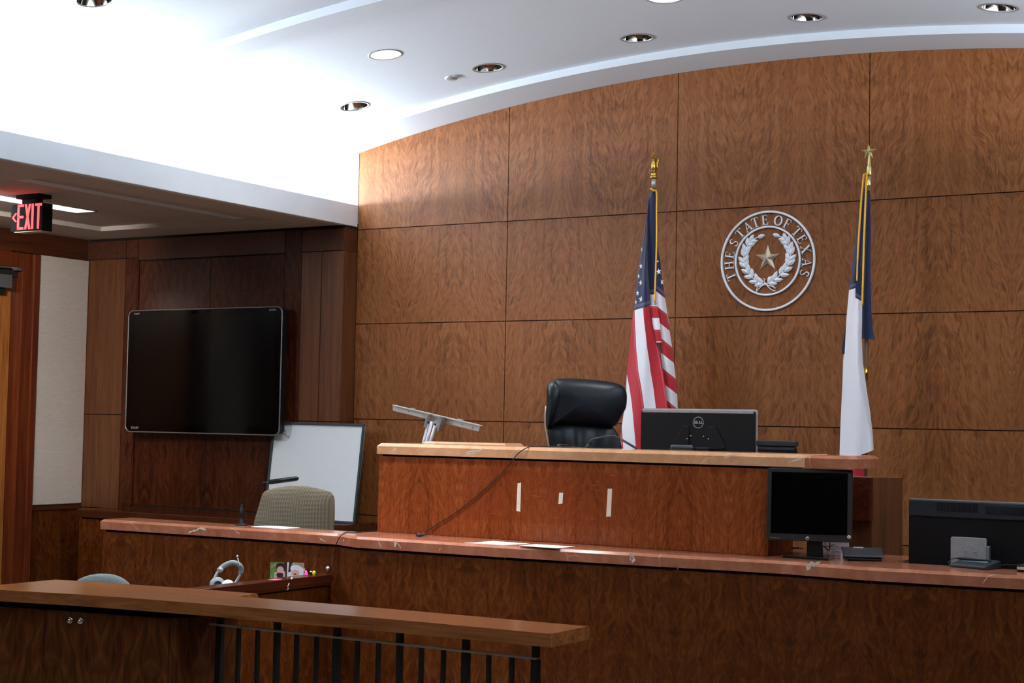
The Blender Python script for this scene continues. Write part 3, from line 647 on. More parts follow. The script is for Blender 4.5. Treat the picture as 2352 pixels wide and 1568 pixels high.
# ---- square monitor on the counter
P0 = atz(1860, 1283, 1.036); n3 = Vector((math.sin(.3), -math.cos(.3), 0)); r3 = Vector((math.cos(.3), math.sin(.3), 0)); tl = math.radians(5); u3 = (Z*math.cos(tl)-n3*math.sin(tl)); f3 = (n3*math.cos(tl)+Z*math.sin(tl))
T = thing('monitor', 'square black monitor facing the room on the red marble counter', 'monitor', P0)
pc = atp(1859, 1160, P0, n3)
def q3(px, py, d=0.):
    q = atp(px, py, pc, f3); v = q-pc; return (v.dot(r3), v.dot(u3))
c = [q3(1764.5, 1074.5), q3(1960, 1078.6), q3(1956, 1248), q3(1758, 1236.7)]
hw = (c[1][0]-c[0][0]+c[2][0]-c[3][0])/4; cxm = sum(q[0] for q in c)/4; zt3 = (c[0][1]+c[1][1])/2; zb3 = (c[2][1]+c[3][1])/2
obj('frame', MB().prism(rrect(cxm-hw, cxm+hw, zb3, zt3, .008), pc-f3*.03, r3, u3, f3*.03, .003), 'bezel', T)
sx0, sx1 = cxm-hw+.020, cxm+hw-.022; sz0, sz1 = zb3+.031, zt3-.017
obj('screen', MB().prism([(sx0, sz0), (sx1, sz0), (sx1, sz1), (sx0, sz1)], pc+f3*.0002, r3, u3, f3*.0012), 'screen', T)
obj('lower_line', MB().prism([(sx0-.004, sz0-.003), (sx1+.004, sz0-.003), (sx1+.004, sz0-.0015), (sx0-.004, sz0-.0015)], pc, r3, u3, f3*.001), 'charcoal', T)
lg = q3(1854.5, 1236)
mb = MB(); mb.lathe([(0, .0014), (.0075, .0012), (.0085, 0)], pc+r3*lg[0]+u3*lg[1], f3, 24); obj('badge', mb, 'silver', T)
obj('badge_letters', text('hp', .013, pc+r3*lg[0]+u3*(lg[1]+.0005)+f3*.0016, r3+u3*.12, u3, .0003, .0002), 'black', T)
lg = q3(1780, 1234.5); obj('badge_letters', text('HP ProDisplay P17A', .0050, pc+r3*lg[0]+u3*lg[1]+f3*.0006, r3, u3, .0002), 'silver', T)
lg = q3(1950, 1233); mb = MB(); mb.lathe([(0, .001), (.0075, .001), (.0082, 0)], pc+r3*lg[0]+u3*lg[1]+f3*.0002, f3, 20); o = obj('round_sticker', mb, 'tape', T)
mb = MB(); mb.lathe([(0, .0016), (.0035, .0014)], pc+r3*lg[0]+u3*lg[1]+f3*.0002, f3, 12); obj('sticker_mark', mb, 'marker', o)
obj('stand_neck', MB().prism([(-.045, .012), (.03, .012), (.018, .16), (-.040, .16)], P0+n3*.004+r3*.03-n3*.03, r3, Z, n3*.025, .003), 'black', T)
mb = MB(); q = [atz(1797, 1280, 1.036), atz(1903, 1287, 1.036), atz(1918, 1279, 1.036), atz(1812, 1272, 1.036)]; t = [(v.x, v.y) for v in q]
mb.prism(t, (0, 0, 1.036), X, Y, (0, 0, .012), .003); obj('stand_base', mb, 'black2', T)
# ---- large monitor at the right edge, seen from behind
Yh = -1.70; a = at(2087, 1144, Yh)
T = thing('monitor', 'large black monitor seen from behind at the right edge, with a silver stand plate', 'monitor', (4.75, -1.6, .775))
x0, x1, zt = a.x, a.x+.575, a.z; sk = .008
mb = MB(); mb.prism([(x0, .99), (x1, .99), (x1, zt-.004), (x0, zt-.004)], (0, Yh, 0), X, Z, (0, .028, 0), .006); obj('back_shell', mb, 'black', T)
obj('front_frame', MB().prism(rrect(x0-.003, x1+.003, .985, zt, .008), (0, Yh+.022, 0), X, Z, (0, .014, 0)), 'silver', T)
mb = MB(); mb.prism([(0, zt-.075), (0, zt-.005), (.016, zt-.003), (.016, zt-.085)], (x0+.004, Yh-.012, 0), Y, Z, (x1-x0-.008, 0, 0), .003); obj('upper_band', mb, 'charcoal', T)
for (pa, pb) in (((2151, 1153), (2247, 1177)), ((2264, 1162), (2352, 1184))):
    A, B = at(pa[0], pa[1], Yh-.011), at(pb[0], pb[1], Yh-.011); wx = B.x-A.x
    vb = obj('vent', box(A.x, B.x, Yh-.0135, Yh-.008, B.z, A.z-.0), 'black', T)
    mb = MB()
    for k in range(34): xx = A.x+wx*(k+.5)/34; mb.box(xx-.0011, xx+.0011, Yh-.015, Yh-.0125, B.z+.001, A.z-.001)
    obj('vent_grille', mb, 'charcoal', vb)
A, B = at(2183.5, 1232, Yh-.05), at(2265, 1236, Yh-.05)
pl = obj('stand_plate', MB().prism(rrect(A.x, B.x, .80, A.z, .008), (0, Yh-.05, 0), X, Z, (0, .016, 0), .0015), 'silver', T)
cz = at(2224, 1274, Yh-.05); mb = MB(); pts = []
for k in range(26): q = math.radians(200-k*8.4); pts.append((cz.x-.002+.047*math.cos(q), Yh-.0515, cz.z+.047*math.sin(q)))
mb.tube(pts, .0007, 4)
for dx in (-.026, -.008, .012, .030): mb.tube([(cz.x+dx, Yh-.0515, cz.z-.02), (cz.x+dx+.010, Yh-.0515, cz.z+.016)], .0007, 4)
mb.tube([(cz.x-.016, Yh-.0515, cz.z+.018), (cz.x+.002, Yh-.0515, cz.z+.018)], .0012, 4); mb.tube([(cz.x+.018, Yh-.0515, cz.z+.016), (cz.x+.040, Yh-.0515, cz.z+.016)], .0012, 4); mb.tube([(cz.x-.012, Yh-.0515, cz.z+.02), (cz.x-.002, Yh-.0515, cz.z+.047)], .0007, 4)
obj('embossed_letters', mb, 'alum', pl)
obj('stand', MB().box(4.64, 4.80, Yh-.034, Yh+.0, .79, 1.12, .004).box(4.58, 4.88, Yh-.07, Yh+.16, .776, .792, .004), 'silver', T)
# ================================================================ SMALL THINGS ON THE COUNTER
# signature pad with pen
T = thing('signature_pad', 'small grey electronic signature pad with a pen across it on the counter', 'signature pad', (4.76, -1.90, 1.036))
A = atz(2180, 1301, 1.036); B = atz(2264, 1308.5, 1.036); d = (B-A); d.z = 0; L = d.length; d.normalize(); e = Vector((-d.y, d.x, 0))
mb = MB(); mb.prism([(0, 0), (.125, 0), (.125, .034), (.0, .013)], A, e, Z, d*L, .004); obj('body', mb, 'charcoal', T)
mb = MB(); zz = Vector((0, 0, 1)); s_ = (e*.125+Z*.021).normalized()
mb.prism([(L*.16, .055), (L*.84, .055), (L*.84, .088), (L*.16, .088)], A+Z*.0148, d, s_, (0, 0, .0015)); obj('display', mb, 'lcd', T)
q0 = at(2198, 1281.5, -1.86); q1 = at(2276, 1288.5, -1.88); mb = MB(); mb.tube([q0, q0.lerp(q1, .1), q0.lerp(q1, .9), q1], [.003, .006, .006, .004], 10); obj('pen', mb, 'black', T)
mb = MB(); mb.tube(smooth_path([q0, at(2188, 1283, -1.87), at(2180, 1288, -1.88), at(2178, 1292, -1.89), at(2182, 1294, -1.885)]), .0016, 6); obj('pen_cord', mb, 'cable', T)
mb = MB(); mb.tube(smooth_path([at(2276, 1299, -1.87), at(2286, 1299, -1.86), at(2294, 1292, -1.86), at(2297, 1290, -1.86), at(2294, 1296, -1.86), at(2300, 1298, -1.86), at(2312, 1296, -1.86), at(2325, 1297, -1.86), at(2340, 1296, -1.86)]), .0018, 6)
tag(obj('cable', mb, 'cable'), 'thin dark cable curling beside the signature pad under the right-hand monitor', 'cable')
A = at(2337, 1306, -1.93)
T = thing('small_device', 'small dark box with a cream front at the right edge of the counter', 'device', (5.03, -1.9, 1.036))
obj('body', box(A.x, A.x+.12, -1.94, -1.84, 1.036, 1.062, .003), 'black', T); obj('front_strip', box(A.x+.001, A.x+.118, -1.943, -1.939, 1.044, 1.056), 'cream', T)
# card reader beside the square monitor
T = thing('card_reader', 'flat black device lying on the counter right of the square monitor', 'device', (4.3, -1.83, 1.036))
A = atz(1938, 1287, 1.036); B = atz(2026, 1289.5, 1.036); d = (B-A); d.z = 0; L = d.length; d.normalize(); e = Vector((-d.y, d.x, 0))
mb = MB(); mb.prism([(0, .004), (.10, .004), (.10, .045), (0, .012)], A, e, Z, d*L, .003); obj('body', mb, 'black', T)
mb = MB(); mb.prism([(-.004, .016), (.104, .047), (.104, .055), (-.004, .024)], A-d*.003, e, Z, d*(L+.012), .003); obj('top_shell', mb, 'charcoal', T)
mb = MB(); mb.prism([(.085, .0505), (.10, .054), (.10, .056), (.085, .0525)], A+d*.05, e, Z, d*.045); obj('label_strip', mb, 'silver', T)
obj('foot_strip', MB().box(A.x+.01, A.x+.03, A.y+.02, A.y+.05, 1.0355, 1.042), 'blackm', T)
# papers behind the square monitor
for (pts, lab, ln) in (([(1868, 1240), (1905, 1243), (1905, 1273), (1882, 1271)], 'blank white note standing behind the stand of the square monitor', 0), ([(1906, 1243), (1950, 1246), (1951, 1277), (1906, 1274)], 'white printed note standing behind the square monitor, nearest the flat black device', 1)):
    Yq = -1.66-(.02 if ln else 0); Q = [at(x, y, Yq) for x, y in pts]; Q[2].z = max(Q[2].z, 1.0365); Q[3].z = max(Q[3].z, 1.0365)
    T = thing('note', lab, 'paper', Q[3]); mb = MB(); mb.prism([(q.x, q.z) for q in Q], (0, Yq, 0), X, Z, (0, .0012, 0)); obj('sheet', mb, 'paper', T)
    if ln:
        mb = MB()
        for k in range(6): zq = Q[0].z-.014-k*.0075; mb.box(Q[0].x+.008, Q[0].x+.03+.03*((k*7) % 3)/2, Yq-.0008, Yq-.0002, zq-.001, zq+.001)
        obj('printed_lines', mb, 'ink', T)
obj('note_support', MB(), 'paper') if False else None
A = at(1930, 1286, -1.90); tag(obj('paper_tag', MB().prism([(A.x, 1.036), (A.x+.018, 1.036), (A.x+.017, 1.075), (A.x+.003, 1.073)], (0, -1.90, 0), X, Z, (0, .0015, 0)), 'tape'), 'narrow cream paper tag standing between the square monitor base and the flat device', 'tag')
mb = MB(); mb.tube(smooth_path([at(1886, 1250, -1.74), at(1896, 1258, -1.74), at(1903, 1263, -1.74), at(1906, 1257, -1.74), at(1905, 1246, -1.76)]), .0028, 8); mb.tube([at(1894, 1255, -1.75), at(1912, 1253, -1.75)], .0022, 6)
tag(obj('cable', mb, 'cable'), 'black looped cable hanging behind the square monitor in front of the notes', 'cable')
mb = MB(); mb.tube(smooth_path([at(1818, 1259, -1.75), at(1830, 1258, -1.75), at(1836, 1259, -1.75)]), .004, 8); T = obj('connector', mb, 'cable'); tag(T, 'small dark cable plug left of the square monitor stand', 'cable'); mb = MB(); mb.tube([at(1836, 1259, -1.75), at(1844, 1259, -1.755)], .0035, 8); obj('metal_tip', mb, 'silver', T)
# loose papers
def sheet(name, pts, z, lab, m='paper'):
    mb = MB(); mb.prism([(atz(x, y, z).x, max(atz(x, y, z).y, -2.285 if atz(x, y, z).x > 1.8 else -2.21)) for x, y in pts], (0, 0, z), X, Y, (0, 0, .0012)); return tag(obj(name, mb, m), lab, 'paper')
sheet('paper_sheet', [(1048, 1248), (1087, 1246.3), (1132, 1242.2), (1216, 1248.7), (1150, 1252.5), (1126, 1254.3)], 1.0355, 'left of two white sheets lying on the marble counter below the tape strips')
sheet('paper_sheet', [(1186, 1254), (1230, 1249.8), (1262, 1251.6), (1320, 1255.3), (1270, 1260.2), (1232, 1260)], 1.0375, 'right of two white sheets lying on the marble counter below the tape strips')
sheet('paper_sheet', [(577, 1209.3), (612, 1207.3), (645, 1208.4), (690, 1211.5), (652, 1214.5)], 1.0355, 'white paper lying on the counter in front of the taupe chair')
# tape strips
for P, lab in (([(1189, 1109.5), (1197, 1108), (1195, 1174.5), (1186, 1173)], 'long cream tape strip on the bench front nearest the hanging black cable'), ([(1284.5, 1131), (1293.5, 1131), (1292, 1156), (1282.5, 1157)], 'short cream tape strip between two longer ones on the bench front'), ([(1396, 1122), (1406, 1122), (1403, 1186), (1392.5, 1186)], 'long cream tape strip at the right on the bench front')):
    mb = MB(); Q = [at(x, y, BY) for x, y in P]; mb.prism([(q.x, q.z) for q in Q], (0, BY-.0006, 0), X, Z, (0, .0006, 0)); tag(obj('tape_strip', mb, 'tape'), lab, 'tape', 'tape strips on the bench front')
# cable hanging down the bench front
T = thing('cable', 'thin black cable hanging in a curve down the bench front', 'cable', (2.2, -1.97, 1.036))
mb = MB(); pts = [at(1330, 1026, -1.75), at(1260, 1025.8, -1.80), at(1222, 1026.5, -1.92)]+[at(x, y, -1.972) for x, y in ((1208, 1029), (1190, 1041), (1178, 1056))]+[at(x, y, -1.956) for x, y in ((1160, 1077), (1140, 1099), (1100, 1135), (1050, 1174), (1000, 1206))]+[at(985, 1216, -1.96), at(974, 1224, -1.97)]
for q in pts[:3]: q.z = max(q.z, 1.508)
mb.tube(smooth_path(pts), .0026, 8); obj('wire', mb, 'cable', T)
A = atz(972, 1227.5, 1.044); B = atz(958, 1229, 1.044); mb = MB(); mb.tube([A+X*.02+Z*.003, A, A.lerp(B, .5), B], [.004, .007, .009, .007], 10); obj('plug', mb, 'charcoal', T)
# cable from the counter over the edge
mb = MB(); fy = lambda x: -2.262
pts = [atz(868, 1216, 1.0375), atz(840, 1220, 1.0375), atz(815, 1222.5, 1.0375), atz(796, 1221.5, 1.0375), atz(787, 1226, 1.0375)]+[at(781, 1232, -2.27), at(775, 1243, -2.262), at(771, 1253, -2.255)]+[at(x, y, -2.235) for x, y in ((769, 1268), (769, 1282), (766, 1296), (759, 1309), (750, 1316))]
mb.tube(smooth_path(pts), .0022, 8); T = obj('cable', mb, 'cable'); tag(T, 'thin black cable draped over the counter edge beside the white round clip', 'cable')
p = at(753, 1304, -2.24); mb = MB(); mb.lathe([(0, .01), (.006, .009), (.0085, .004), (.009, -.002)], p, (0, -1, 0), 20); mb.prism([(-.006, -.004), (.006, -.004), (.002, -.014), (-.001, -.014)], p+Vector((0, -.002, 0)), X, Z, (0, .004, 0))
tag(obj('round_clip', mb, 'photow'), 'small white round clip stuck on the counter front above the dark red cap', 'clip')
# ---- microphones
T = thing('microphone', 'black gooseneck microphone standing on the marble counter before the whiteboard', 'microphone', atz(555, 1206, 1.036))
Ym = -2.095; b0 = at(555, 1205, Ym); mb = MB(); mb.lathe([(.036, 0), (.036, .005), (.03, .008), (.012, .010), (.012, .05), (.0125, .09), (.009, .094), (.008, .11), (.0065, .116), (0, .117)], (b0.x, Ym, 1.036), Z, 24); obj('base', mb, 'black', T)
mb = MB(); mb.tube(smooth_path([at(x, y, Ym) for x, y in ((556.5, 1162), (558, 1152), (564, 1140), (572, 1132), (584, 1121), (595, 1112), (603, 1108.5), (612, 1107), (622, 1106.5))]), .0028, 8); obj('gooseneck', mb, 'black2', T)
A, B = at(620, 1106.7, Ym), at(685, 1098, Ym); mb = MB(); mb.tube([A, A.lerp(B, .01), A.lerp(B, .94), B], [.010, .0135, .0135, .006], 14); obj('foam_head', mb, 'leather', T)
T = thing('microphone', 'thin black bent gooseneck microphone on the bench in front of the leather chair', 'microphone', (2.77, -1.7, 1.506))
Yj = -1.70; mb = MB(); mb.tube(smooth_path([at(x, y, Yj) for x, y in ((1349, 1028), (1350, 1021), (1355, 1013), (1363, 1008), (1385, 1003), (1404, 1000.5), (1418, 1003), (1428, 1009))]), .0035, 8); obj('gooseneck', mb, 'charcoal', T)
mb = MB(); A, B = at(1426, 1008, Yj), at(1463, 1030, Yj); mb.tube([A, A.lerp(B, .1), A.lerp(B, .95), B], [.004, .0062, .0062, .005], 12); obj('capsule', mb, 'charcoal', T)
p = at(1351, 1029, Yj); mb = MB(); mb.lathe([(.018, 0), (.018, .006), (.008, .012), (.005, .02), (0, .02)], (p.x, Yj, 1.506), Z, 20); obj('base', mb, 'black', T)
p = at(1300, 1026, -1.70); T = thing('presenter_remote', 'small black pocket device lying on the bench top in front of the leather chair', 'device', (p.x, -1.7, 1.506))
obj('body', box(p.x-.022, p.x+.022, -1.72, -1.69, 1.506, 1.521, .004), 'black', T); mb = MB(); mb.ell((p.x-.034, -1.705, 1.513), .016, .010, .0075, 14); obj('rounded_end', mb, 'charcoal', T)
# ---- tilted metal bracket behind the left end of the bench
T = thing('metal_stand', 'pale metal stand with a tilted crossbar behind the left end of the bench', 'stand', (1.3, -1.0, .45))
Yb = -1.0; nf = Vector((0, -1, 0))
def quad(pts, y, th, m, name, par=T, bev=0.):
    mb = MB(); mb.prism([(at(px, py, y).x, at(px, py, y).z) for px, py in pts], (0, y, 0), X, Z, (0, th, 0), bev); return obj(name, mb, m, par)
bar = quad([(902, 930.5), (1103, 978), (1099, 990.5), (902, 942.5)], Yb, .004, 'alum', 'crossbar')
quad([(900, 929), (1103, 976.5), (1103, 979), (902, 931.5)], Yb-.012, .03, 'alum', 'bar_flange', bar)
for pts in ([(943, 936), (951, 937), (952, 942), (943, 940)], [(1051, 961), (1061, 963), (1062, 967.5), (1051, 965)]): quad(pts, Yb-.008, .012, 'silver', 'clip', bar)
for x, y in ((939, 944.5), (1062, 974), (1085, 982.5)):
    p = at(x, y, Yb-.001); mb = MB(); mb.ell(p, .003, .002, .003, 8); obj('rivet', mb, 'charcoal', bar)
pl = quad([(981, 951), (1011, 957), (1006, 984), (979, 978)], Yb-.012, .004, 'alu', 'bracket_plate')
quad([(981, 950), (984, 951), (976, 982), (972.5, 980)], Yb-.05, .05, 'alu', 'bracket_side', pl); quad([(1012, 957), (1016, 958), (1007, 990), (1003, 989)], Yb-.05, .05, 'alu', 'bracket_side', pl)
for x, y, dx, h in ((984, 972, -13, 0), (991.5, 968, -14, 0), (1000.5, 974, -15, 0)):
    mb = MB(); A = at(x, y, Yb-.03); B = at(x+dx, 1024, Yb-.03); d = (B-A)/(A.z-B.z); mb.tube([A, B, B+d*.85], .0095, 14); obj('pole', mb, 'photow', T)
for x, y in ((984, 970), (999.5, 974.5)):
    p = at(x, y, Yb-.045); mb = MB(); mb.ell(p, .0075, .006, .0075, 12); obj('bolt', mb, 'blackm', pl)
obj('foot', MB().box(.78, 1.2, -1.12, -.9, .45, .475, .006), 'alum', T)
# ================================================================ WHITEBOARD
T = thing('whiteboard', 'white marker board with a dark grey-green frame leaning on the alcove wall', 'whiteboard', (-.16, -.24, .933))
def wb(px, py, d=0.):     # leaning plane: bottom y -.245 at z .93, top y -.165 at z 1.6
    n = Vector((0, -.67, .08)).normalized(); return atp(px, py, Vector((0, -.245, .93))+n*d, n), n
Q = [(629, 968), (838, 973.5), (820, 1203.5), (603, 1199)]
P, n = zip(*[wb(*q) for q in Q]); n = n[0]
ux = (P[1]-P[0]).normalized(); uz = n.cross(ux).normalized(); uz = -uz if uz.z < 0 else uz
o0 = P[0]; W = (P[1]-P[0]).dot(ux); H = (o0.z-.935)/uz.z
# keep it rectangular: origin at top left corner of the frame
def wq(a, b): return (a, -b)
fw = .016
mb = MB(); mb.prism([(0, 0), (W, 0), (W, -H), (0, -H)], o0-n*.012, ux, uz, n*.010); obj('board', mb, 'board', T)
for k, (a0, a1, b0, b1) in enumerate(((0, W, 0, fw), (0, W, H-fw, H), (0, fw, 0, H), (W-fw, W, 0, H))):
    mb = MB(); mb.prism([(a0, -b0), (a1, -b0), (a1, -b1), (a0, -b1)], o0-n*.016, ux, uz, n*.024, .002); obj('frame_side', mb, 'boardf', T)
def mk(pts, r=.0022):
    mb.tube([wb(x, y, -.001)[0] for x, y in pts], r, 5)
mb = MB(); mk([(650, 994), (652, 990), (655, 988), (657, 990), (654, 993), (656, 995), (654, 998), (650, 997)]); mk([(651, 990), (649, 995)]); obj('marker_scribble', mb, 'marker', T)
mb = MB(); mk([(657, 998), (659, 1000), (657, 1002), (660, 1003)], .0016); mk([(661, 1002), (664, 1001.5), (662.5, 1005)], .0016); obj('marker_scribble', mb, 'ink', T)
# ================================================================ CHAIRS
def swivel(T, x, y, zf, zseat, m, d):
    mb = MB(); mb.box(x-.25, x+.25, y-.25, y+.25, zseat-.09, zseat, .035, seg=4); obj('seat', mb, m, T)
    mb = MB(); mb.tube([(x, y, zf+.10), (x, y, zseat-.08)], .03, 14); obj('column', mb, 'blackm', T)
    for k in range(5):
        q = 2*PI*k/5+.3; e = Vector((math.cos(q), math.sin(q), 0)); mb = MB(); c = Vector((x, y, zf)); mb.tube([c+Z*.11, c+e*.14+Z*.10, c+e*.28+Z*.065], [.03, .024, .016], 10); leg = obj('leg', mb, 'blackm', T)
        mb = MB(); mb.lathe([(0, -.012), (.026, -.012), (.028, 0), (.026, .012), (0, .012)], c+e*.28+Z*.0285, Vector((-e.y, e.x, 0)), 16); obj('caster', mb, 'blackm', leg)
    mb = MB(); b = Vector((x, y, zseat-.05)); mb.tube([b-d*.18, b-d*.27+Z*.06, b-d*.27+Z*.25], .022, 8); obj('back_bracket', mb, 'blackm', T)
def outline(pts, P0, a, b, n, sm=5):
    Q = []
    for x, y in pts: v = atp(x, y, P0, n)-P0; Q.append(Vector((v.dot(a), v.dot(b), 0)))
    N = len(Q); out = []
    for i in range(N):
        p0, p1, p2, p3 = Q[i-1], Q[i], Q[(i+1) % N], Q[(i+2) % N]
        for k in range(sm): t = k/sm; v = .5*((2*p1)+(p2-p0)*t+(2*p0-5*p1+4*p2-p3)*t*t+(3*p1-p0-3*p2+p3)*t**3); out.append((v.x, v.y))
    return out
# judge chair
th = .48; a = Vector((math.cos(th), math.sin(th), 0)); n = Vector((math.sin(th), -math.cos(th), 0)); P0 = at(1345, 925, -.95); b = Z
T = thing('office_chair', 'tall navy-black leather chair with a padded headrest behind the bench', 'chair', (P0.x-.08, -.8, .45))
head = [(1256, 892), (1262, 879), (1275, 871), (1300, 868.5), (1340, 870), (1380, 873.5), (1415, 879), (1431, 886), (1438, 897), (1440, 912), (1438, 935), (1430, 952), (1420, 970), (1412, 979), (1390, 981), (1340, 977), (1290, 974), (1264, 978), (1256, 985), (1254, 960), (1255, 925), (1256, 905)]
mb = MB(); mb.pillow(outline(head, P0, a, b, n, 4), P0, a, b, n, .085, .06, 8); hd = obj('headrest', mb, 'leather', T)
mb = MB(); cap = [(1256, 894), (1263, 880), (1276, 875), (1287, 884), (1291, 900), (1289, 918), (1280, 945), (1268, 968), (1258, 984), (1255.5, 950), (1256, 915)]
Pc = P0+n*.03; mb.pillow(outline(cap, Pc, a, b, n, 4), Pc, a, b, n, .055, .05, 6); obj('headrest_end', mb, 'leather', hd)
bk = [(1258, 985), (1268, 973), (1300, 970), (1345, 973), (1400, 978), (1416, 990), (1424, 1010), (1431, 1040), (1440, 1100), (1425, 1180), (1345, 1190), (1275, 1180), (1266, 1100), (1264, 1040), (1260, 1005)]
Pb = P0-n*.01
mb = MB(); mb.pillow(outline(bk, Pb, a, b, n, 5), Pb, a, b, n, .05, .05, 8, mod=lambda x, y: .012*math.cos(x*2*PI/.115)); obj('backrest', mb, 'leather', T)
mb = MB(); mb.tube([at(x, y, -.90) for x, y in ((1254, 932), (1252, 950), (1252, 975), (1256, 1000), (1261, 1026), (1268, 1060))], .004, 8); obj('shell_edge', mb, 'alum', T)
cx_, cy_ = P0.x-n.x*-.24, P0.y
swivel(T, P0.x+n.x*.20, P0.y+n.y*.20, .45, .98, 'leather', n)
for s in (-1, 1):
    c0 = P0+n*.02+a*(.24*s); c0.z = 1.0; mb = MB(); mb.tube(smooth_path([c0, c0+Z*.2, c0+Z*.22+n*.05, c0+Z*.22+n*.3, c0+n*.32]), .018, 10); obj('armrest', mb, 'blackm', T)
# witness chair
th = .50; a = Vector((math.cos(th), math.sin(th), 0)); n = Vector((math.sin(th), -math.cos(th), 0)); P0 = at(680, 1165, -1.25)
T = thing('office_chair', 'taupe woven-fabric chair back behind the counter in front of the whiteboard', 'chair', (P0.x, -1.2, 0))
wc = [(583, 1204), (592, 1170), (600, 1142), (606, 1130), (617, 1124.5), (640, 1119), (665, 1116), (690, 1115.5), (715, 1118), (740, 1124), (757, 1128.5), (765, 1136), (768.5, 1148), (769, 1180), (767.5, 1215), (765, 1270), (750, 1330), (675, 1340), (595, 1330), (580, 1270)]
mb = MB(); mb.pillow(outline(wc, P0, a, b, n, 5), P0, a, b, n, .035, .04, 8); obj('backrest', mb, 'weave', T); swivel(T, P0.x+n.x*.24, P0.y+n.y*.24, 0, .50, 'weave', n)
# grey chair behind the rail
P0 = at(238, 1345, -3.3); T = thing('office_chair', 'grey-green fabric chair whose rounded top shows behind the railing', 'chair', (P0.x, -3.2, 0))
gc = [(176, 1336), (187, 1327), (205, 1320.5), (222, 1317.5), (240, 1317), (260, 1319), (278, 1325), (290, 1333), (299, 1343), (304, 1370), (306, 1420), (300, 1480), (240, 1490), (178, 1480), (168, 1420), (168, 1370)]
mb = MB(); mb.pillow(outline(gc, P0, a, b, n, 5), P0, a, b, n, .04, .04, 8); obj('backrest', mb, 'greyf', T); swivel(T, P0.x-n.x*.24, P0.y-n.y*.24, 0, .46, 'greyf', -n)
# ================================================================ CLERK DESK THINGS
T = thing('headset', 'white and grey over-ear headset with a boom microphone standing on the clerk desk', 'headset', (1.25, -2.7, .736))
Yq = -2.70
band = smooth_path([at(x, y, Yq+dy) for x, y, dy in ((490, 1340, -.03), (493, 1327, -.03), (502, 1311, -.02), (515, 1299, 0), (530, 1292.5, .02), (541, 1293, .03), (550, 1298, .04), (554, 1306, .05), (551, 1320, .05), (542, 1336, .04), (536, 1345, .03))])
mb = MB(); mb.tube(band[12:48], .0075, 10, flat=1.8); obj('headband', mb, 'hpgrey', T)
mb = MB(); mb.tube(band[:16], .0055, 10, flat=1.5); obj('headband_arm', mb, 'hpwhite', T); mb = MB(); mb.tube(band[44:], .0055, 10, flat=1.5); obj('headband_arm', mb, 'hpwhite', T)
p = at(507, 1309, Yq-.01); mb = MB(); mb.tube([at(504, 1312, Yq-.02), at(510, 1304.5, Yq-.012)], .0085, 10, flat=1.4); obj('hinge', mb, 'silver', T)
p = at(499, 1343, Yq-.03); ax = Vector((.75, -.62, .1)); mb = MB(); mb.lathe([(0, -.01), (.036, -.008), (.040, .002), (.038, .02), (.02, .024)], p, ax, 24); obj('ear_cushion', mb, 'hpgrey', T)
p = at(523, 1346, Yq-.045); ax = Vector((.42, -.86, .25)); mb = MB(); mb.lathe([(0, .018), (.02, .016), (.031, .010), (.034, 0), (.030, -.016), (0, -.02)], p, ax, 28); obj('ear_cup', mb, 'hpwhite', T)
mb = MB(); mb.tube(smooth_path([at(551, 1300, Yq+.03), at(548, 1290, Yq+.02), at(546, 1281, Yq+.02)]), .0026, 8); mb.ell(at(545.3, 1277, Yq+.02), .0052, .0052, .007, 10); obj('boom_microphone', mb, 'hpwhite', T)
def photo(name, pts, lab, parts, Yf):
    Q = [at(x, y, Yf) for x, y in pts]; T = thing(name, lab, 'photo', (Q[0].x+.05, Yf, .736))
    mb = MB(); mb.prism([(Q[0].x, .661), (Q[1].x, .661), (Q[1].x, Q[1].z), (Q[0].x, Q[0].z)], (0, Yf, 0), X, Z, (0, .0015, 0)); obj('print', mb, parts[0], T)
    for k, (nm, m, poly) in enumerate(parts[1]):
        mb = MB(); mb.prism([(at(x, y, Yf).x, at(x, y, Yf).z) for x, y in poly], (0, Yf-.0003-.0002*k, 0), X, Z, (0, .0002, 0)); obj(nm, mb, m, T)
def oval(cx, cy, rx, ry, n=18): return [(cx+rx*math.cos(2*PI*k/n), cy+ry*math.sin(2*PI*k/n)) for k in range(n)]
photo('photo_print', [(621, 1290.5), (659.5, 1291)], 'photo print of a dark-haired child on grass standing left of the other print', ('green', [
    ('picture_light', 'photob', [(621, 1298), (634, 1292), (634, 1300), (621, 1307)]), ('picture_dark', 'hair', [(652, 1291), (659.5, 1291), (659.5, 1330), (652, 1330)]), ('picture_hair', 'hair', oval(644, 1301, 10, 9)), ('picture_face', 'skin', oval(644, 1309, 8, 9)), ('picture_arm', 'skin', [(631, 1313), (636, 1313), (636, 1332), (629, 1332)]), ('picture_arm', 'skin', [(650, 1311), (655, 1311), (656, 1330), (651, 1330)]), ('picture_object', 'hair', oval(643, 1320, 8, 5))]), -2.262)
photo('photo_print', [(660, 1291), (698, 1292)], 'photo print of a baby in a white cap standing right of the child print', ('photow', [
    ('picture_dark', 'hair', [(664, 1291), (674, 1291), (668, 1312), (662, 1314)]), ('picture_tan', 'photob', [(674, 1291), (698, 1292), (698, 1306), (690, 1300)]), ('picture_cap', 'photow', oval(678, 1305, 11, 9)), ('picture_cap_band', 'hpgrey', [(669, 1297), (688, 1297), (686, 1294), (672, 1293)]), ('picture_face', 'skin', oval(678, 1315, 9, 7)), ('picture_mouth', 'hair', oval(678, 1318, 3, 1.5))]), -2.264)
mb = MB(); mb.prism([(atz(x, y, .8255).x, atz(x, y, .8255).y) for x, y in ((616, 1331.2), (632, 1329.2), (648, 1329.8), (632, 1332.4))], (0, 0, .8255), X, Y, (0, 0, .001)); tag(obj('sticky_note', mb, 'pink'), 'pink paper slip lying on the dark red cap below the photo prints', 'paper')
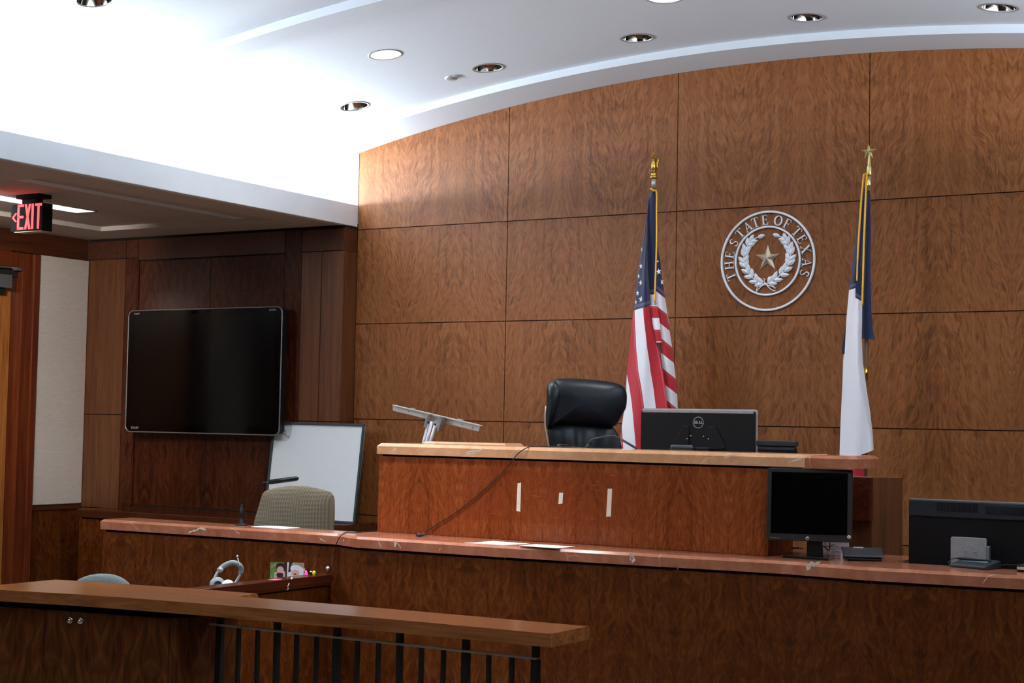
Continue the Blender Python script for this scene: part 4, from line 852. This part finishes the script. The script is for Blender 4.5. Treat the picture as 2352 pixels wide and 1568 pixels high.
def bit(name, px, py, h, prof, m, lab, cat):
    p = atz(px, py, .8255); mb = MB(); mb.lathe([(r, z*h) for r, z in prof], p, Z, 14); return tag(obj(name, mb, m), lab, cat)
bit('marker_cap', 703, 1321, .026, [(.0115, 0), (.0115, .1), (.004, .9), (0, 1)], 'pink', 'bright pink pointed marker cap standing on the dark red cap beside the baby photo', 'marker cap')
bit('marker_cap', 721, 1321, .024, [(.006, 0), (.0085, .3), (.0085, .7), (.006, .95), (0, 1)], 'yellow', 'bright yellow rounded marker cap standing on the dark red cap right of the pink one', 'marker cap')
o_ = bit('push_pin', 714, 1320, .014, [(.004, 0), (.004, .8), (.0055, .9), (.0055, 1), (0, 1)], 'black', 'small black pin with a white head between the pink and yellow marker caps', 'pin'); mb = MB(); mb.ell(atz(714, 1320, .8255)+Z*.016, .0055, .0055, .004, 10); obj('head', mb, 'photow', o_)
bit('push_pin', 727, 1319.5, .016, [(.005, 0), (.005, .6), (.002, .7), (.0025, 1), (0, 1)], 'black', 'small dark pin with a thin tip just right of the yellow marker cap', 'pin')
mb = MB(); mb.tube([atz(703, 1318, .827), atz(700, 1316, .827)+Z*.012, atz(698, 1315, .827)+Z*.026], [.003, .003, .002], 8); tag(obj('pencil_stub', mb, 'marker'), 'thin brown pencil stub leaning behind the pink marker cap', 'pencil')
# ================================================================ EXIT SIGN
Ye = -1.97; A = at(26, 468.5, Ye); B = at(98, 462.5, Ye); Cc = at(25, 533, Ye)
T = thing('exit_sign', 'black exit sign with red glowing letters and arrow hanging from the side ceiling', 'exit sign', ((A.x+B.x)/2, -1.93, 2.998))
zt = 2.938; zb_ = Cc.z
obj('housing', box(A.x, B.x, Ye, Ye+.085, zb_, zt, .003), 'ledoff', T)
obj('canopy', MB().box(A.x+.045, B.x-.03, Ye-.005, Ye+.10, 2.972, 2.997, .003).box(A.x+.075, B.x-.075, Ye+.02, Ye+.07, zt, 2.973), 'ledoff', T)
obj('bottom_trim', box(A.x+.03, B.x-.01, Ye+.005, Ye+.08, zb_-.004, zb_), 'cream', T)
H = .150; zc = at(62, 498, Ye).z; z0, z1 = zc-.078, zc+.080
def let(polys, nm='letter'):
    mb = MB()
    for p in polys: mb.prism([(at(px, 0, Ye).x if False else px, pz) for px, pz in p], (0, Ye-.003, 0), X, Z, (0, .003, 0))
    obj(nm, mb, 'red', T)
def ex(px): return at(px, 498, Ye).x
s = .017
xe0, xe1 = ex(40.5), ex(54.5); w = .016; hb = .015
let([[(xe0, z0), (xe0+w, z0), (xe0+w, z1), (xe0, z1)], [(xe0, z0), (xe1, z0), (xe1, z0+hb), (xe0, z0+hb)], [(xe0, z1-hb), (xe1, z1-hb), (xe1, z1), (xe0, z1)], [(xe0, (z0+z1)/2-hb/2), (xe1-.002, (z0+z1)/2-hb/2), (xe1-.002, (z0+z1)/2+hb/2), (xe0, (z0+z1)/2+hb/2)]])
xa, xb = ex(57), ex(70.5); let([[(xa, z0), (xa+w, z0), (xb, z1), (xb-w, z1)], [(xb-w, z0), (xb, z0), (xa+w, z1), (xa, z1)]])
xa = ex(72.8); let([[(xa, z0), (xa+w, z0), (xa+w, z1), (xa, z1)]])
xa, xb = ex(81), ex(95.5); xm = (xa+xb)/2; let([[(xm-w/2, z0), (xm+w/2, z0), (xm+w/2, z1), (xm-w/2, z1)], [(xa, z1-hb), (xb, z1-hb), (xb, z1), (xa, z1)]])
xa, xb = ex(28.5), ex(39.5); zm = zc-.0; let([[(xa, zm), (xa+.014, zm), (xb, zm+.028), (xb-.014, zm+.028)], [(xa, zm), (xb-.014, zm-.028), (xb, zm-.028), (xa+.014, zm)]], 'arrow')
# ================================================================ STATE SEAL
SC = Vector((3.043, -.001, 2.618)); nS = Vector((0, -1, 0)); ZZ = 1.
T = thing('wall_seal', 'round white metal state seal with a star and wreath on the wood wall', 'seal', (SC.x, -.005, 2.318))
obj('outer_ring', ringmesh(SC, X, Z, nS, .2875, .3, .012), 'seal', T)
obj('inner_ring', ringmesh(SC, X, Z, nS, .198, .209, .012), 'seal', T)
mb = MB(); SS = SC+Z*.014; pts = starpts(.082, .38); apex = mb.b.verts.new(SS+nS*.028); vs = [mb.b.verts.new(SS+X*x+Z*z+nS*.004) for x, z in pts]; vb = [mb.b.verts.new(SS+X*x+Z*z) for x, z in pts]
for i in range(10): j = (i+1) % 10; mb.b.faces.new((vs[i], vs[j], apex)); mb.b.faces.new((vb[i], vb[j], vs[j], vs[i]))
mb.b.faces.new(vb); bmesh.ops.recalc_face_normals(mb.b, faces=mb.b.faces[:]); obj('star', mb, 'sealstar', T)
def R4(x0, y0, x1, y1): return [(x0, y0), (x1, y0), (x1, y1), (x0, y1)]
def arc(cx, cy, rx, ry, a0, a1, w0, w1, n=12):
    """stroke of varying width along an arc: polygons"""
    P = []
    for k in range(n):
        q = []
        for t, s_ in ((k/n, 1), ((k+1)/n, 1), ((k+1)/n, -1), (k/n, -1)):
            an = math.radians(a0+(a1-a0)*t); w = w0+(w1-w0)*math.sin(PI*t)
            q.append((cx+(rx+s_*w/2)*math.cos(an), cy+(ry+s_*w/2)*math.sin(an)))
        P.append(q)
    return P
th_, tn, sf = .15, .055, .045
GL = {'T': (.8, [R4(.33, 0, .33+th_, 1), R4(.02, 1-tn, .78, 1), [(.02, 1), (.02, .78), (.055, .78), (.10, 1-tn)], [(.78, 1), (.78, .78), (.745, .78), (.70, 1-tn)], R4(.20, 0, .60, sf)]),
      'H': (.95, [R4(.12, 0, .12+th_, 1), R4(.68, 0, .68+th_, 1), R4(.2, .48, .72, .48+tn), R4(.01, 0, .38, sf), R4(.57, 0, .94, sf), R4(.01, 1-sf, .38, 1), R4(.57, 1-sf, .94, 1)]),
      'E': (.74, [R4(.11, 0, .11+th_, 1), R4(.02, 0, .68, tn), R4(.02, 1-tn, .66, 1), R4(.2, .49, .52, .49+tn), [(.66, 1), (.66, .78), (.63, .78), (.57, 1)], [(.68, 0), (.72, .25), (.69, .25), (.58, 0)], R4(.50, .40, .53, .64)]),
      'F': (.70, [R4(.11, 0, .11+th_, 1), R4(.02, 0, .40, sf), R4(.02, 1-tn, .66, 1), R4(.2, .49, .52, .49+tn), [(.66, 1), (.66, .78), (.63, .78), (.57, 1)], R4(.50, .40, .53, .64)]),
      'A': (.92, [[(.08, 0), (.08+tn*1.1, 0), (.48, .98), (.44, 1)], [(.66, 0), (.66+th_*1.15, 0), (.50, 1), (.42, 1)], R4(.2, .33, .68, .33+tn), R4(0, 0, .26, sf), R4(.58, 0, .94, sf)]),
      'O': (.96, arc(.48, .5, .40, .46, 90, 270, .055, .16)+arc(.48, .5, .40, .46, 270, 450, .055, .16)),
      'X': (.94, [[(.06, 1), (.06+th_*1.2, 1), (.86, 0), (.86-th_*1.2, 0)], [(.80, 1), (.80+tn*1.1, 1), (.14, 0), (.14-tn*1.1, 0)], R4(0, 1-sf, .36, 1), R4(.66, 1-sf, .94, 1), R4(0, 0, .30, sf), R4(.56, 0, .94, sf)]),
      'S': (.66, arc(.33, .74, .22, .21, 20, 270, .05, .11)+arc(.33, .265, .23, .22, 90, -160, .11, .06)+[R4(.51, .72, .545, .96), R4(.09, .05, .125, .32)])}
hL = .060; rb = .2165
for ch, ang in zip('THESTATEOFTEXAS', (200.5, 184.5, 169.5, 151.5, 136, 121.5, 109, 94.6, 74.6, 60.5, 42.5, 29.5, 14.2, -4.5, -19.5)):
    w, polys = GL[ch]; an = math.radians(ang); up_ = X*math.cos(an)+Z*math.sin(an); rt = X*math.sin(an)-Z*math.cos(an); o = SC+up_*rb-rt*(w*hL*.46)
    mb = MB()
    for p in polys: mb.prism([(x*hL*.92, y*hL) for x, y in p], o, rt, up_, nS*.008)
    obj('letter', mb, 'seal', T)
# wreath of leaves
def leaf(mb, c, ang, L, Wd):
    d = X*math.cos(ang)+Z*math.sin(ang); s_ = -X*math.sin(ang)+Z*math.cos(ang); N = 6; ridge = []; l1 = []; l2 = []
    for i in range(N+1):
        t = i/N; wv = Wd*math.sin(PI*min(1, t*.9+.06))**.8*(1-t*.25) if 0 < i < N else 0
        p = c+d*(L*t); ridge.append(mb.b.verts.new(p+nS*(.004+.011*math.sin(PI*t)**.6))); l1.append(mb.b.verts.new(p+s_*wv+nS*(.002+.006*math.sin(PI*t)))); l2.append(mb.b.verts.new(p-s_*wv+nS*(.002+.006*math.sin(PI*t))))
    for i in range(N):
        for q in ((l1[i], l1[i+1], ridge[i+1], ridge[i]), (ridge[i], ridge[i+1], l2[i+1], l2[i])):
            mb.b.faces.new(q)
        for e in (l1, l2):
            a_, b_ = e[i], e[i+1]; fa, fb = mb.b.verts.new(Vector((a_.co.x, SC.y, a_.co.z))), mb.b.verts.new(Vector((b_.co.x, SC.y, b_.co.z))); mb.b.faces.new((a_, b_, fb, fa))
wx = lambda x: (x-779)/686*.3
wz = lambda y: -(y-808)/720*.3
LB = [(735, 1140), (640, 1110), (560, 1040), (490, 960), (450, 870), (430, 780), (440, 690), (470, 600), (520, 530), (590, 478), (655, 462)]
RBr = [(770, 1140), (870, 1090), (960, 1020), (1040, 950), (1085, 860), (1105, 780), (1110, 690), (1080, 600), (1040, 530), (985, 478), (925, 460)]
for side, path in ((-1, LB), (1, RBr)):
    P = smooth_path([Vector((wx(x), 0, wz(y))) for x, y in path], 4); mb = MB(); mb.tube([SC+p+nS*.004 for p in P], .0035, 6); st_ = obj('wreath_branch', mb, 'seal', T)
    cnt = 10
    for k in range(cnt):
        i = int(1+k*(len(P)-6)/cnt); dd = P[min(i+3, len(P)-1)]-P[i]; an = math.atan2(dd.z, dd.x)
        for sg in (-1, 1):
            mb = MB(); leaf(mb, SC+P[i]+Vector((0, -.002*(k % 2), 0)), an+sg*(.50+.08*(k % 3)), .060-.001*k, .0145); obj('leaf', mb, 'seal', st_)
    mb = MB(); dd = P[-1]-P[-4]; an = math.atan2(dd.z, dd.x)-side*.1
    leaf(mb, SC+P[-3], an, .05, .014); obj('leaf', mb, 'seal', st_)
mb = MB()
for pts in ([(745, 1140), (690, 1165), (640, 1180), (625, 1235)], [(745, 1145), (700, 1170), (650, 1215), (620, 1245)], [(750, 1140), (800, 1165), (860, 1180), (895, 1205)], [(760, 1145), (800, 1190), (850, 1230), (895, 1240)], [(752, 1135), (730, 1100), (745, 1075), (720, 1060)], [(790, 1130), (790, 1070), (805, 1045), (830, 1060), (825, 1100)]):
    mb.tube(smooth_path([SC+Vector((wx(x), -.005, wz(y))) for x, y in pts], 5), .0045, 6, flat=.7)
mb.ell(SC+Vector((wx(752), -.006, wz(1140))), .010, .006, .009, 12); obj('ribbon', mb, 'seal', T)
# ================================================================ FLAGS
def sil(pts): return pts
def cloth(mb, L, R, y0, y1, dep, uvf, nu=22, nv=90, y0b=None, y1b=None):
    """cloth between two hanging edge lines; u runs across, v down"""
    def pt(u, v):
        a = y0+(y0b-y0)*u if y0b is not None else y0; e = y1(u) if callable(y1) else y1
        py = a+(e-a)*v; return lerp(L, py)+(lerp(R, py)-lerp(L, py))*u, py
    mb.grid(lambda u, v: at(*pt(u, v), dep(u, pt(u, v)[1])), nu, nv, lambda u, v: uvf(*pt(u, v), u))
AL = [(1495, 446), (1491, 455), (1486, 480), (1476, 560), (1466, 620), (1458, 700), (1451, 740), (1446, 800), (1440, 850), (1437, 920), (1428, 980), (1422, 1032), (1418, 1110)]
AR = [(1497, 446), (1489, 462), (1486.5, 500), (1486, 545), (1487.5, 620), (1495, 700), (1500, 735), (1506, 765), (1513, 805), (1519, 833), (1528.5, 892), (1533, 933), (1548, 1032), (1556, 1110)]
CL = [(1505, 540), (1505, 600), (1505, 660), (1507, 700), (1513, 760), (1519, 820), (1526, 880), (1532, 930), (1540, 1000), (1545, 1110)]
CR = [(1509, 545), (1512, 575), (1517, 600), (1521, 640), (1527, 680), (1535, 735), (1545, 800), (1553, 870), (1556, 900), (1557, 930), (1558, 1000), (1560, 1110)]
Wd = [(19, 705), (25, 793), (28, 850), (27, 930), (29, 1030), (30, 1110)]
T = thing('flag', 'red and white striped flag with white stars on navy, behind the leather chair', 'flag', (2.45, -.35, .45))
mb = MB(); FY = -.36
def depA(u, py): k = min(1, max(0, (py-446)/200)); return FY-.02-k*(.085*math.sin(PI*(.15+.75*u)))-.012*k*math.sin(u*9+py*.012)+.05*k*(1-u)
cloth(mb, AL, AR, 446, 1110, depA, lambda px, py, u: ((lerp(AR, py)-px)/lerp(Wd, py), (712-.3*(px-1458)-py)/10), 26, 110)
def depC(u, py): k = min(1, max(0, (py-540)/160)); return FY-.02-.03*k*math.sin(PI*u)+.06*k*u
cloth(mb, CL, CR, 540, 1110, depC, lambda px, py, u: ((py-.8*(px-1510)-671)/33+1, (669-(py-.8*(px-1510)))/10), 16, 110)
BL = [(1494, 441), (1489, 455), (1487, 500), (1487, 620), (1493, 700), (1494, 706)]; BR = [(1505, 441), (1507, 460), (1507, 560), (1506.5, 640), (1506, 706)]
cloth(mb, BL, BR, 441, 706, lambda u, py: FY-.015-.012*math.sin(PI*u), lambda px, py, u: (1.5, (676-py)/10), 8, 40)
DL = [(1492, 698), (1498, 740), (1508, 790)]; DR = [(1509, 698), (1514, 728), (1517, 758), (1519.5, 786)]
cloth(mb, DL, DR, 700, 786, lambda u, py: FY-.055-.01*math.sin(PI*u), lambda px, py, u: ((py-703)/27, -1), 6, 20)
cloth(mb, AL, CR, 560, 1110, lambda u, py: FY+.055+.03*math.sin(PI*u)-.02, lambda px, py, u: ((px-1440)/24, (690-py)/10), 16, 60)
def fstar(px, py, r, dep, sx=1., rot=0.):
    c = at(px, py, dep); vs = [mb.b.verts.new(c+X*(x*sx)+Z*z) for x, z in starpts(r, .4, rot=PI/2+rot)]; f = mb.b.faces.new(vs); f.material_index = 1
for px, py, r, sx, rot in ((1474.5, 573, .016, .5, .1), (1472, 611, .018, .7, .1), (1467, 634, .018, .4, 0), (1472, 649, .020, .8, .1), (1464.5, 673, .019, .6, .1), (1473, 687, .021, .95, 0), (1460.5, 694, .017, .4, 0)):
    u = (px-lerp(AL, py))/(lerp(AR, py)-lerp(AL, py)); fstar(px, py, r, depA(u, py)-.006, sx, rot)
for px, py, r, sx, rot in ((1513, 623.6, .021, .9, .15), (1519.7, 648, .020, .8, .35), (1510.5, 600, .008, 1.2, .2)):
    u = (px-lerp(CL, py))/(lerp(CR, py)-lerp(CL, py)); fstar(px, py, r, depC(u, py)-.008, sx, rot)
obj('flag_cloth', mb, ['us', 'star'], T)
px_, pz_ = at(1501.5, 432, FY+.01).x, 0
mb = MB(); mb.tube([(px_, FY+.01, .47), (px_, FY+.01, 3.044)], .0125, 14); obj('pole', mb, 'polew', T)
mb = MB(); mb.tube([(px_, FY+.01, 3.04), (px_, FY+.01, 3.10)], .0135, 16); obj('ferrule', mb, 'silver', T)
mb = MB(); o = Vector((px_, FY+.01, 3.095)); mb.lathe([(.012, 0), (.022, .004), (.024, .014), (.02, .02), (.017, .028), (.02, .034), (.012, .04), (.0, .042)], o, Z, 20)
mb.ell(o+Z*.085, .015, .022, .05, 14)                                            # eagle body
mb.ell(o+Vector((-.004, -.012, .137)), .008, .011, .010, 12); mb.tube([o+Vector((-.004, -.020, .138)), o+Vector((-.005, -.031, .133))], [.004, .001], 6)
for s in (-1, 1):                                                               # raised wings seen nearly edge on
    for k in range(5): mb.tube([o+Vector((s*.010, .010, .045+k*.008)), o+Vector((s*(.015+.001*k), .012+k*.003, .085+k*.009)), o+Vector((s*(.008-.001*k), .010+k*.003, .115+k*.009))], [.006, .0065, .002], 6)
mb.ell(o+Vector((-.006, .004, .155)), .006, .007, .008, 8)
for s in (-1, 1): mb.tube([o+Vector((s*.007, -.010, .04)), o+Vector((s*.009, -.012, .055))], .005, 6)
obj('eagle_finial', mb, 'brass', T)
mb = MB(); mb.tube(smooth_path([at(x, y, FY-.022-d) for x, y, d in ((1494, 433, 0), (1501, 437, .012), (1508, 441, .012), (1508, 480, .02), (1508, 560, .04), (1505.5, 640, .06), (1503.5, 692, .075))]), .005, 8); obj('cord', mb, 'cord', T)
mb = MB(); mb.lathe([(.15, 0), (.15, .012), (.10, .03), (.03, .05), (.02, .09), (0, .09)], (px_, FY+.01, .45), Z, 28); obj('base', mb, 'brass', T)
# second flag
T = thing('flag', 'navy, white and red flag on a pole topped by a gold star', 'flag', (3.77, -.35, .45))
mb = MB()
TL = [(1987, 428), (1983, 440), (1973.5, 472), (1966, 541), (1958, 604), (1950, 666), (1944, 732), (1940.6, 800), (1934, 900), (1931, 961), (1928, 1052)]
TR = [(1993, 428), (1990, 470), (1985.5, 560), (1982, 640), (1980.6, 693), (1979.5, 780), (1982, 833), (1990, 889), (1999, 948), (2005, 999), (2008, 1052)]
FO = [(.5, 428), (.5, 640), (.5, 700), (.62, 800), (.75, 900), (.9, 1000), (.95, 1050)]
def depT(u, py): k = min(1, max(0, (py-428)/200)); f = lerp(FO, py); return FY-.03-.05*k*math.sin(PI*min(1, .5*u/f if u < f else .5+.5*(u-f)/(1-f+1e-4)))-.010*k*math.sin(u*8+py*.01)
def uvT(px, py, u):
    c = (666-.3*(px-1950)-py)/10 if u < .5 else (684+.6*(px-1966)-py)/10; return (1., c)
cloth(mb, TL, TR, 428, lambda u: 1046+6*math.sin(PI*u)*(1 if u < .6 else .6)-13*max(0, u-.35)/.65, depT, uvT, 26, 110)
L3 = [(1992, 437), (1985, 560), (1980, 700), (1978, 778)]; R3 = [(1998, 437), (2000.6, 529), (1999.5, 622), (2001.5, 716), (2006, 765), (2010, 780)]
cloth(mb, L3, R3, 437, lambda u: 777+3*u, lambda u, py: FY+.012-.02*math.sin(PI*u)*min(1, (py-430)/150), lambda px, py, u: (1., 5.+(777-py)/10), 10, 60)
cloth(mb, [(1949, 680), (1944, 735), (1933, 813)], [(1956, 680), (1956, 830)], 680, lambda u: 812+6*u, lambda u, py: FY+.0, lambda px, py, u: (1., 5.), 6, 20)
cloth(mb, [(1952, 1020), (1954, 1130)], [(1986, 1020), (1984, 1130)], 1020, 1130, lambda u, py: FY+.005-.01*math.sin(PI*u), lambda px, py, u: (0., -3.), 6, 20)
cloth(mb, [(1953, 650), (1936, 830), (1932, 1040)], [(1972, 650), (1974, 830), (1984, 1030)], 790, 1035, lambda u, py: FY+.05, lambda px, py, u: (1., -3.), 6, 20)
obj('flag_cloth', mb, 'tx', T)
pp = at(1993.5, 420, FY+.015); qx = pp.x; py0 = FY+.035
lean = at(1988, 880, py0).x
mb = MB(); mb.tube([(lean-.002, py0, .47), (lean, py0, 1.93), (qx-.002, py0, 2.98)], .0125, 14); obj('pole', mb, 'polew', T)
mb = MB(); mb.tube([(lean, py0, 1.90), (lean+.001, py0, 1.97)], .0145, 14); obj('joint', mb, 'brass', T)
mb = MB(); mb.tube([(qx-.001, py0, 2.93), (qx, py0, 3.045)], .0115, 14); mb.lathe([(.0155, 0), (.0155, .04), (.011, .05), (.006, .10), (.004, .13)], (qx, py0, 3.04), Z, 16); obj('brass_tip', mb, 'gold', T)
sc_ = at(1995, 349, py0); mb = MB(); pts = starpts(.046, .40); a1 = mb.b.verts.new(sc_+Vector((0, -.014, 0))); a2 = mb.b.verts.new(sc_+Vector((0, .014, 0))); vs = [mb.b.verts.new(sc_+X*x+Z*z) for x, z in pts]
for i in range(10): j = (i+1) % 10; mb.b.faces.new((vs[i], vs[j], a1)); mb.b.faces.new((vs[j], vs[i], a2))
bmesh.ops.recalc_face_normals(mb.b, faces=mb.b.faces[:]); obj('star_finial', mb, 'gold', T)
mb = MB(); mb.tube([at(1983, 401, py0-.02), at(1990, 399, py0-.03), at(1998, 400, py0-.02)], .005, 8)
mb.tube(smooth_path([at(x, y, FY-.03-d) for x, y, d in ((1984, 400, 0), (1979, 450, .02), (1974, 520, .045), (1970, 590, .06), (1968, 645, .065))]), [.0055]*19+[.0045]*6, 8); mb.tube(smooth_path([at(x, y, FY-.03-d) for x, y, d in ((1991, 400, 0), (1988.5, 450, .02), (1985, 540, .05), (1982, 640, .065), (1980.5, 700, .065))]), .0055, 8); obj('cord', mb, 'cord', T)
mb = MB(); mb.lathe([(.15, 0), (.15, .012), (.10, .03), (.03, .05), (.02, .09), (0, .09)], (lean, py0, .45), Z, 28); obj('base', mb, 'brass', T)
COVE, DOWN, BAY, BAY2, BAY3, EXPO = 40., 7., 8., 60., 120., .8
COVER = 30.
POW = {9: 230., 5: 60, 6: 40, 7: 25, 10: 8}
ANG = {9: 60}
# ================================================================ LIGHT
def area(name, loc, rot, sx, sy, power, col=(.86, .94, 1.)):
    l = bpy.data.lights.new(name, 'AREA'); l.shape = 'RECTANGLE'; l.size = sx; l.size_y = sy; l.energy = power; l.color = col
    o = bpy.data.objects.new(name, l); C.objects.link(o); o.location = loc; o.rotation_euler = rot; return o
def spot(name, loc, power, ang, blend=.6, col=(.98, .98, 1.), aim=None, rad=.06):
    l = bpy.data.lights.new(name, 'SPOT'); l.energy = power; l.spot_size = math.radians(ang); l.spot_blend = blend; l.color = col; l.shadow_soft_size = rad
    o = bpy.data.objects.new(name, l); C.objects.link(o); o.location = loc
    if aim is not None: o.rotation_euler = (Vector(aim)-Vector(loc)).to_track_quat('-Z', 'Y').to_euler()
    return o
for k in range(5):          # fluorescent battens lying in the left cove
    y = -.75-k*1.45
    area('cove_lamp', (-.33, y, 3.10), (0, PI+.55, 0), .10, 1.35, COVE)
    area('cove_lamp', (6.41, y, 3.10), (0, PI-.55, 0), .10, 1.35, COVER)
for k, (x, y, on) in enumerate(LIGHTS):
    if on:
        spot('downlight_lamp', Vector((x, y, zl(x, RIB)))+vn(x)*.02, POW.get(k, DOWN), ANG.get(k, 150), 1.)  # the added rear ones give the room fill light
area('bay_lamp', (-1.375, -1.8, 3.076), (0, 0, 0), .12, 1.1, BAY)
area('bay_lamp', (-1.4, -4.2, 2.99), (0, 0, 0), .3, 1.2, BAY2)  # added lamp without fixture, out of view, brightens left wall and soffit
spot('bay_fill_spot', (-1.0, -2.9, 2.93), BAY3, 62, .9, (1., .95, .88), (-2.45, -.35, 2.25), .08)  # added unseen spot, aimed to brighten the fabric panel and left alcove
sc = bpy.context.scene
w = bpy.data.worlds.new('world'); sc.world = w; w.use_nodes = True
w.node_tree.nodes['Background'].inputs[0].default_value = (.5, .52, .55, 1); w.node_tree.nodes['Background'].inputs[1].default_value = .02
sc.view_settings.view_transform = 'Standard'; sc.view_settings.look = 'None'; sc.view_settings.gamma = 1; sc.view_settings.use_curve_mapping = False
sc.view_settings.exposure = EXPO
sc.cycles.max_bounces = 8; sc.cycles.diffuse_bounces = 5; sc.cycles.glossy_bounces = 4; sc.cycles.caustics_reflective = False; sc.cycles.caustics_refractive = False; sc.cycles.sample_clamp_indirect = 6
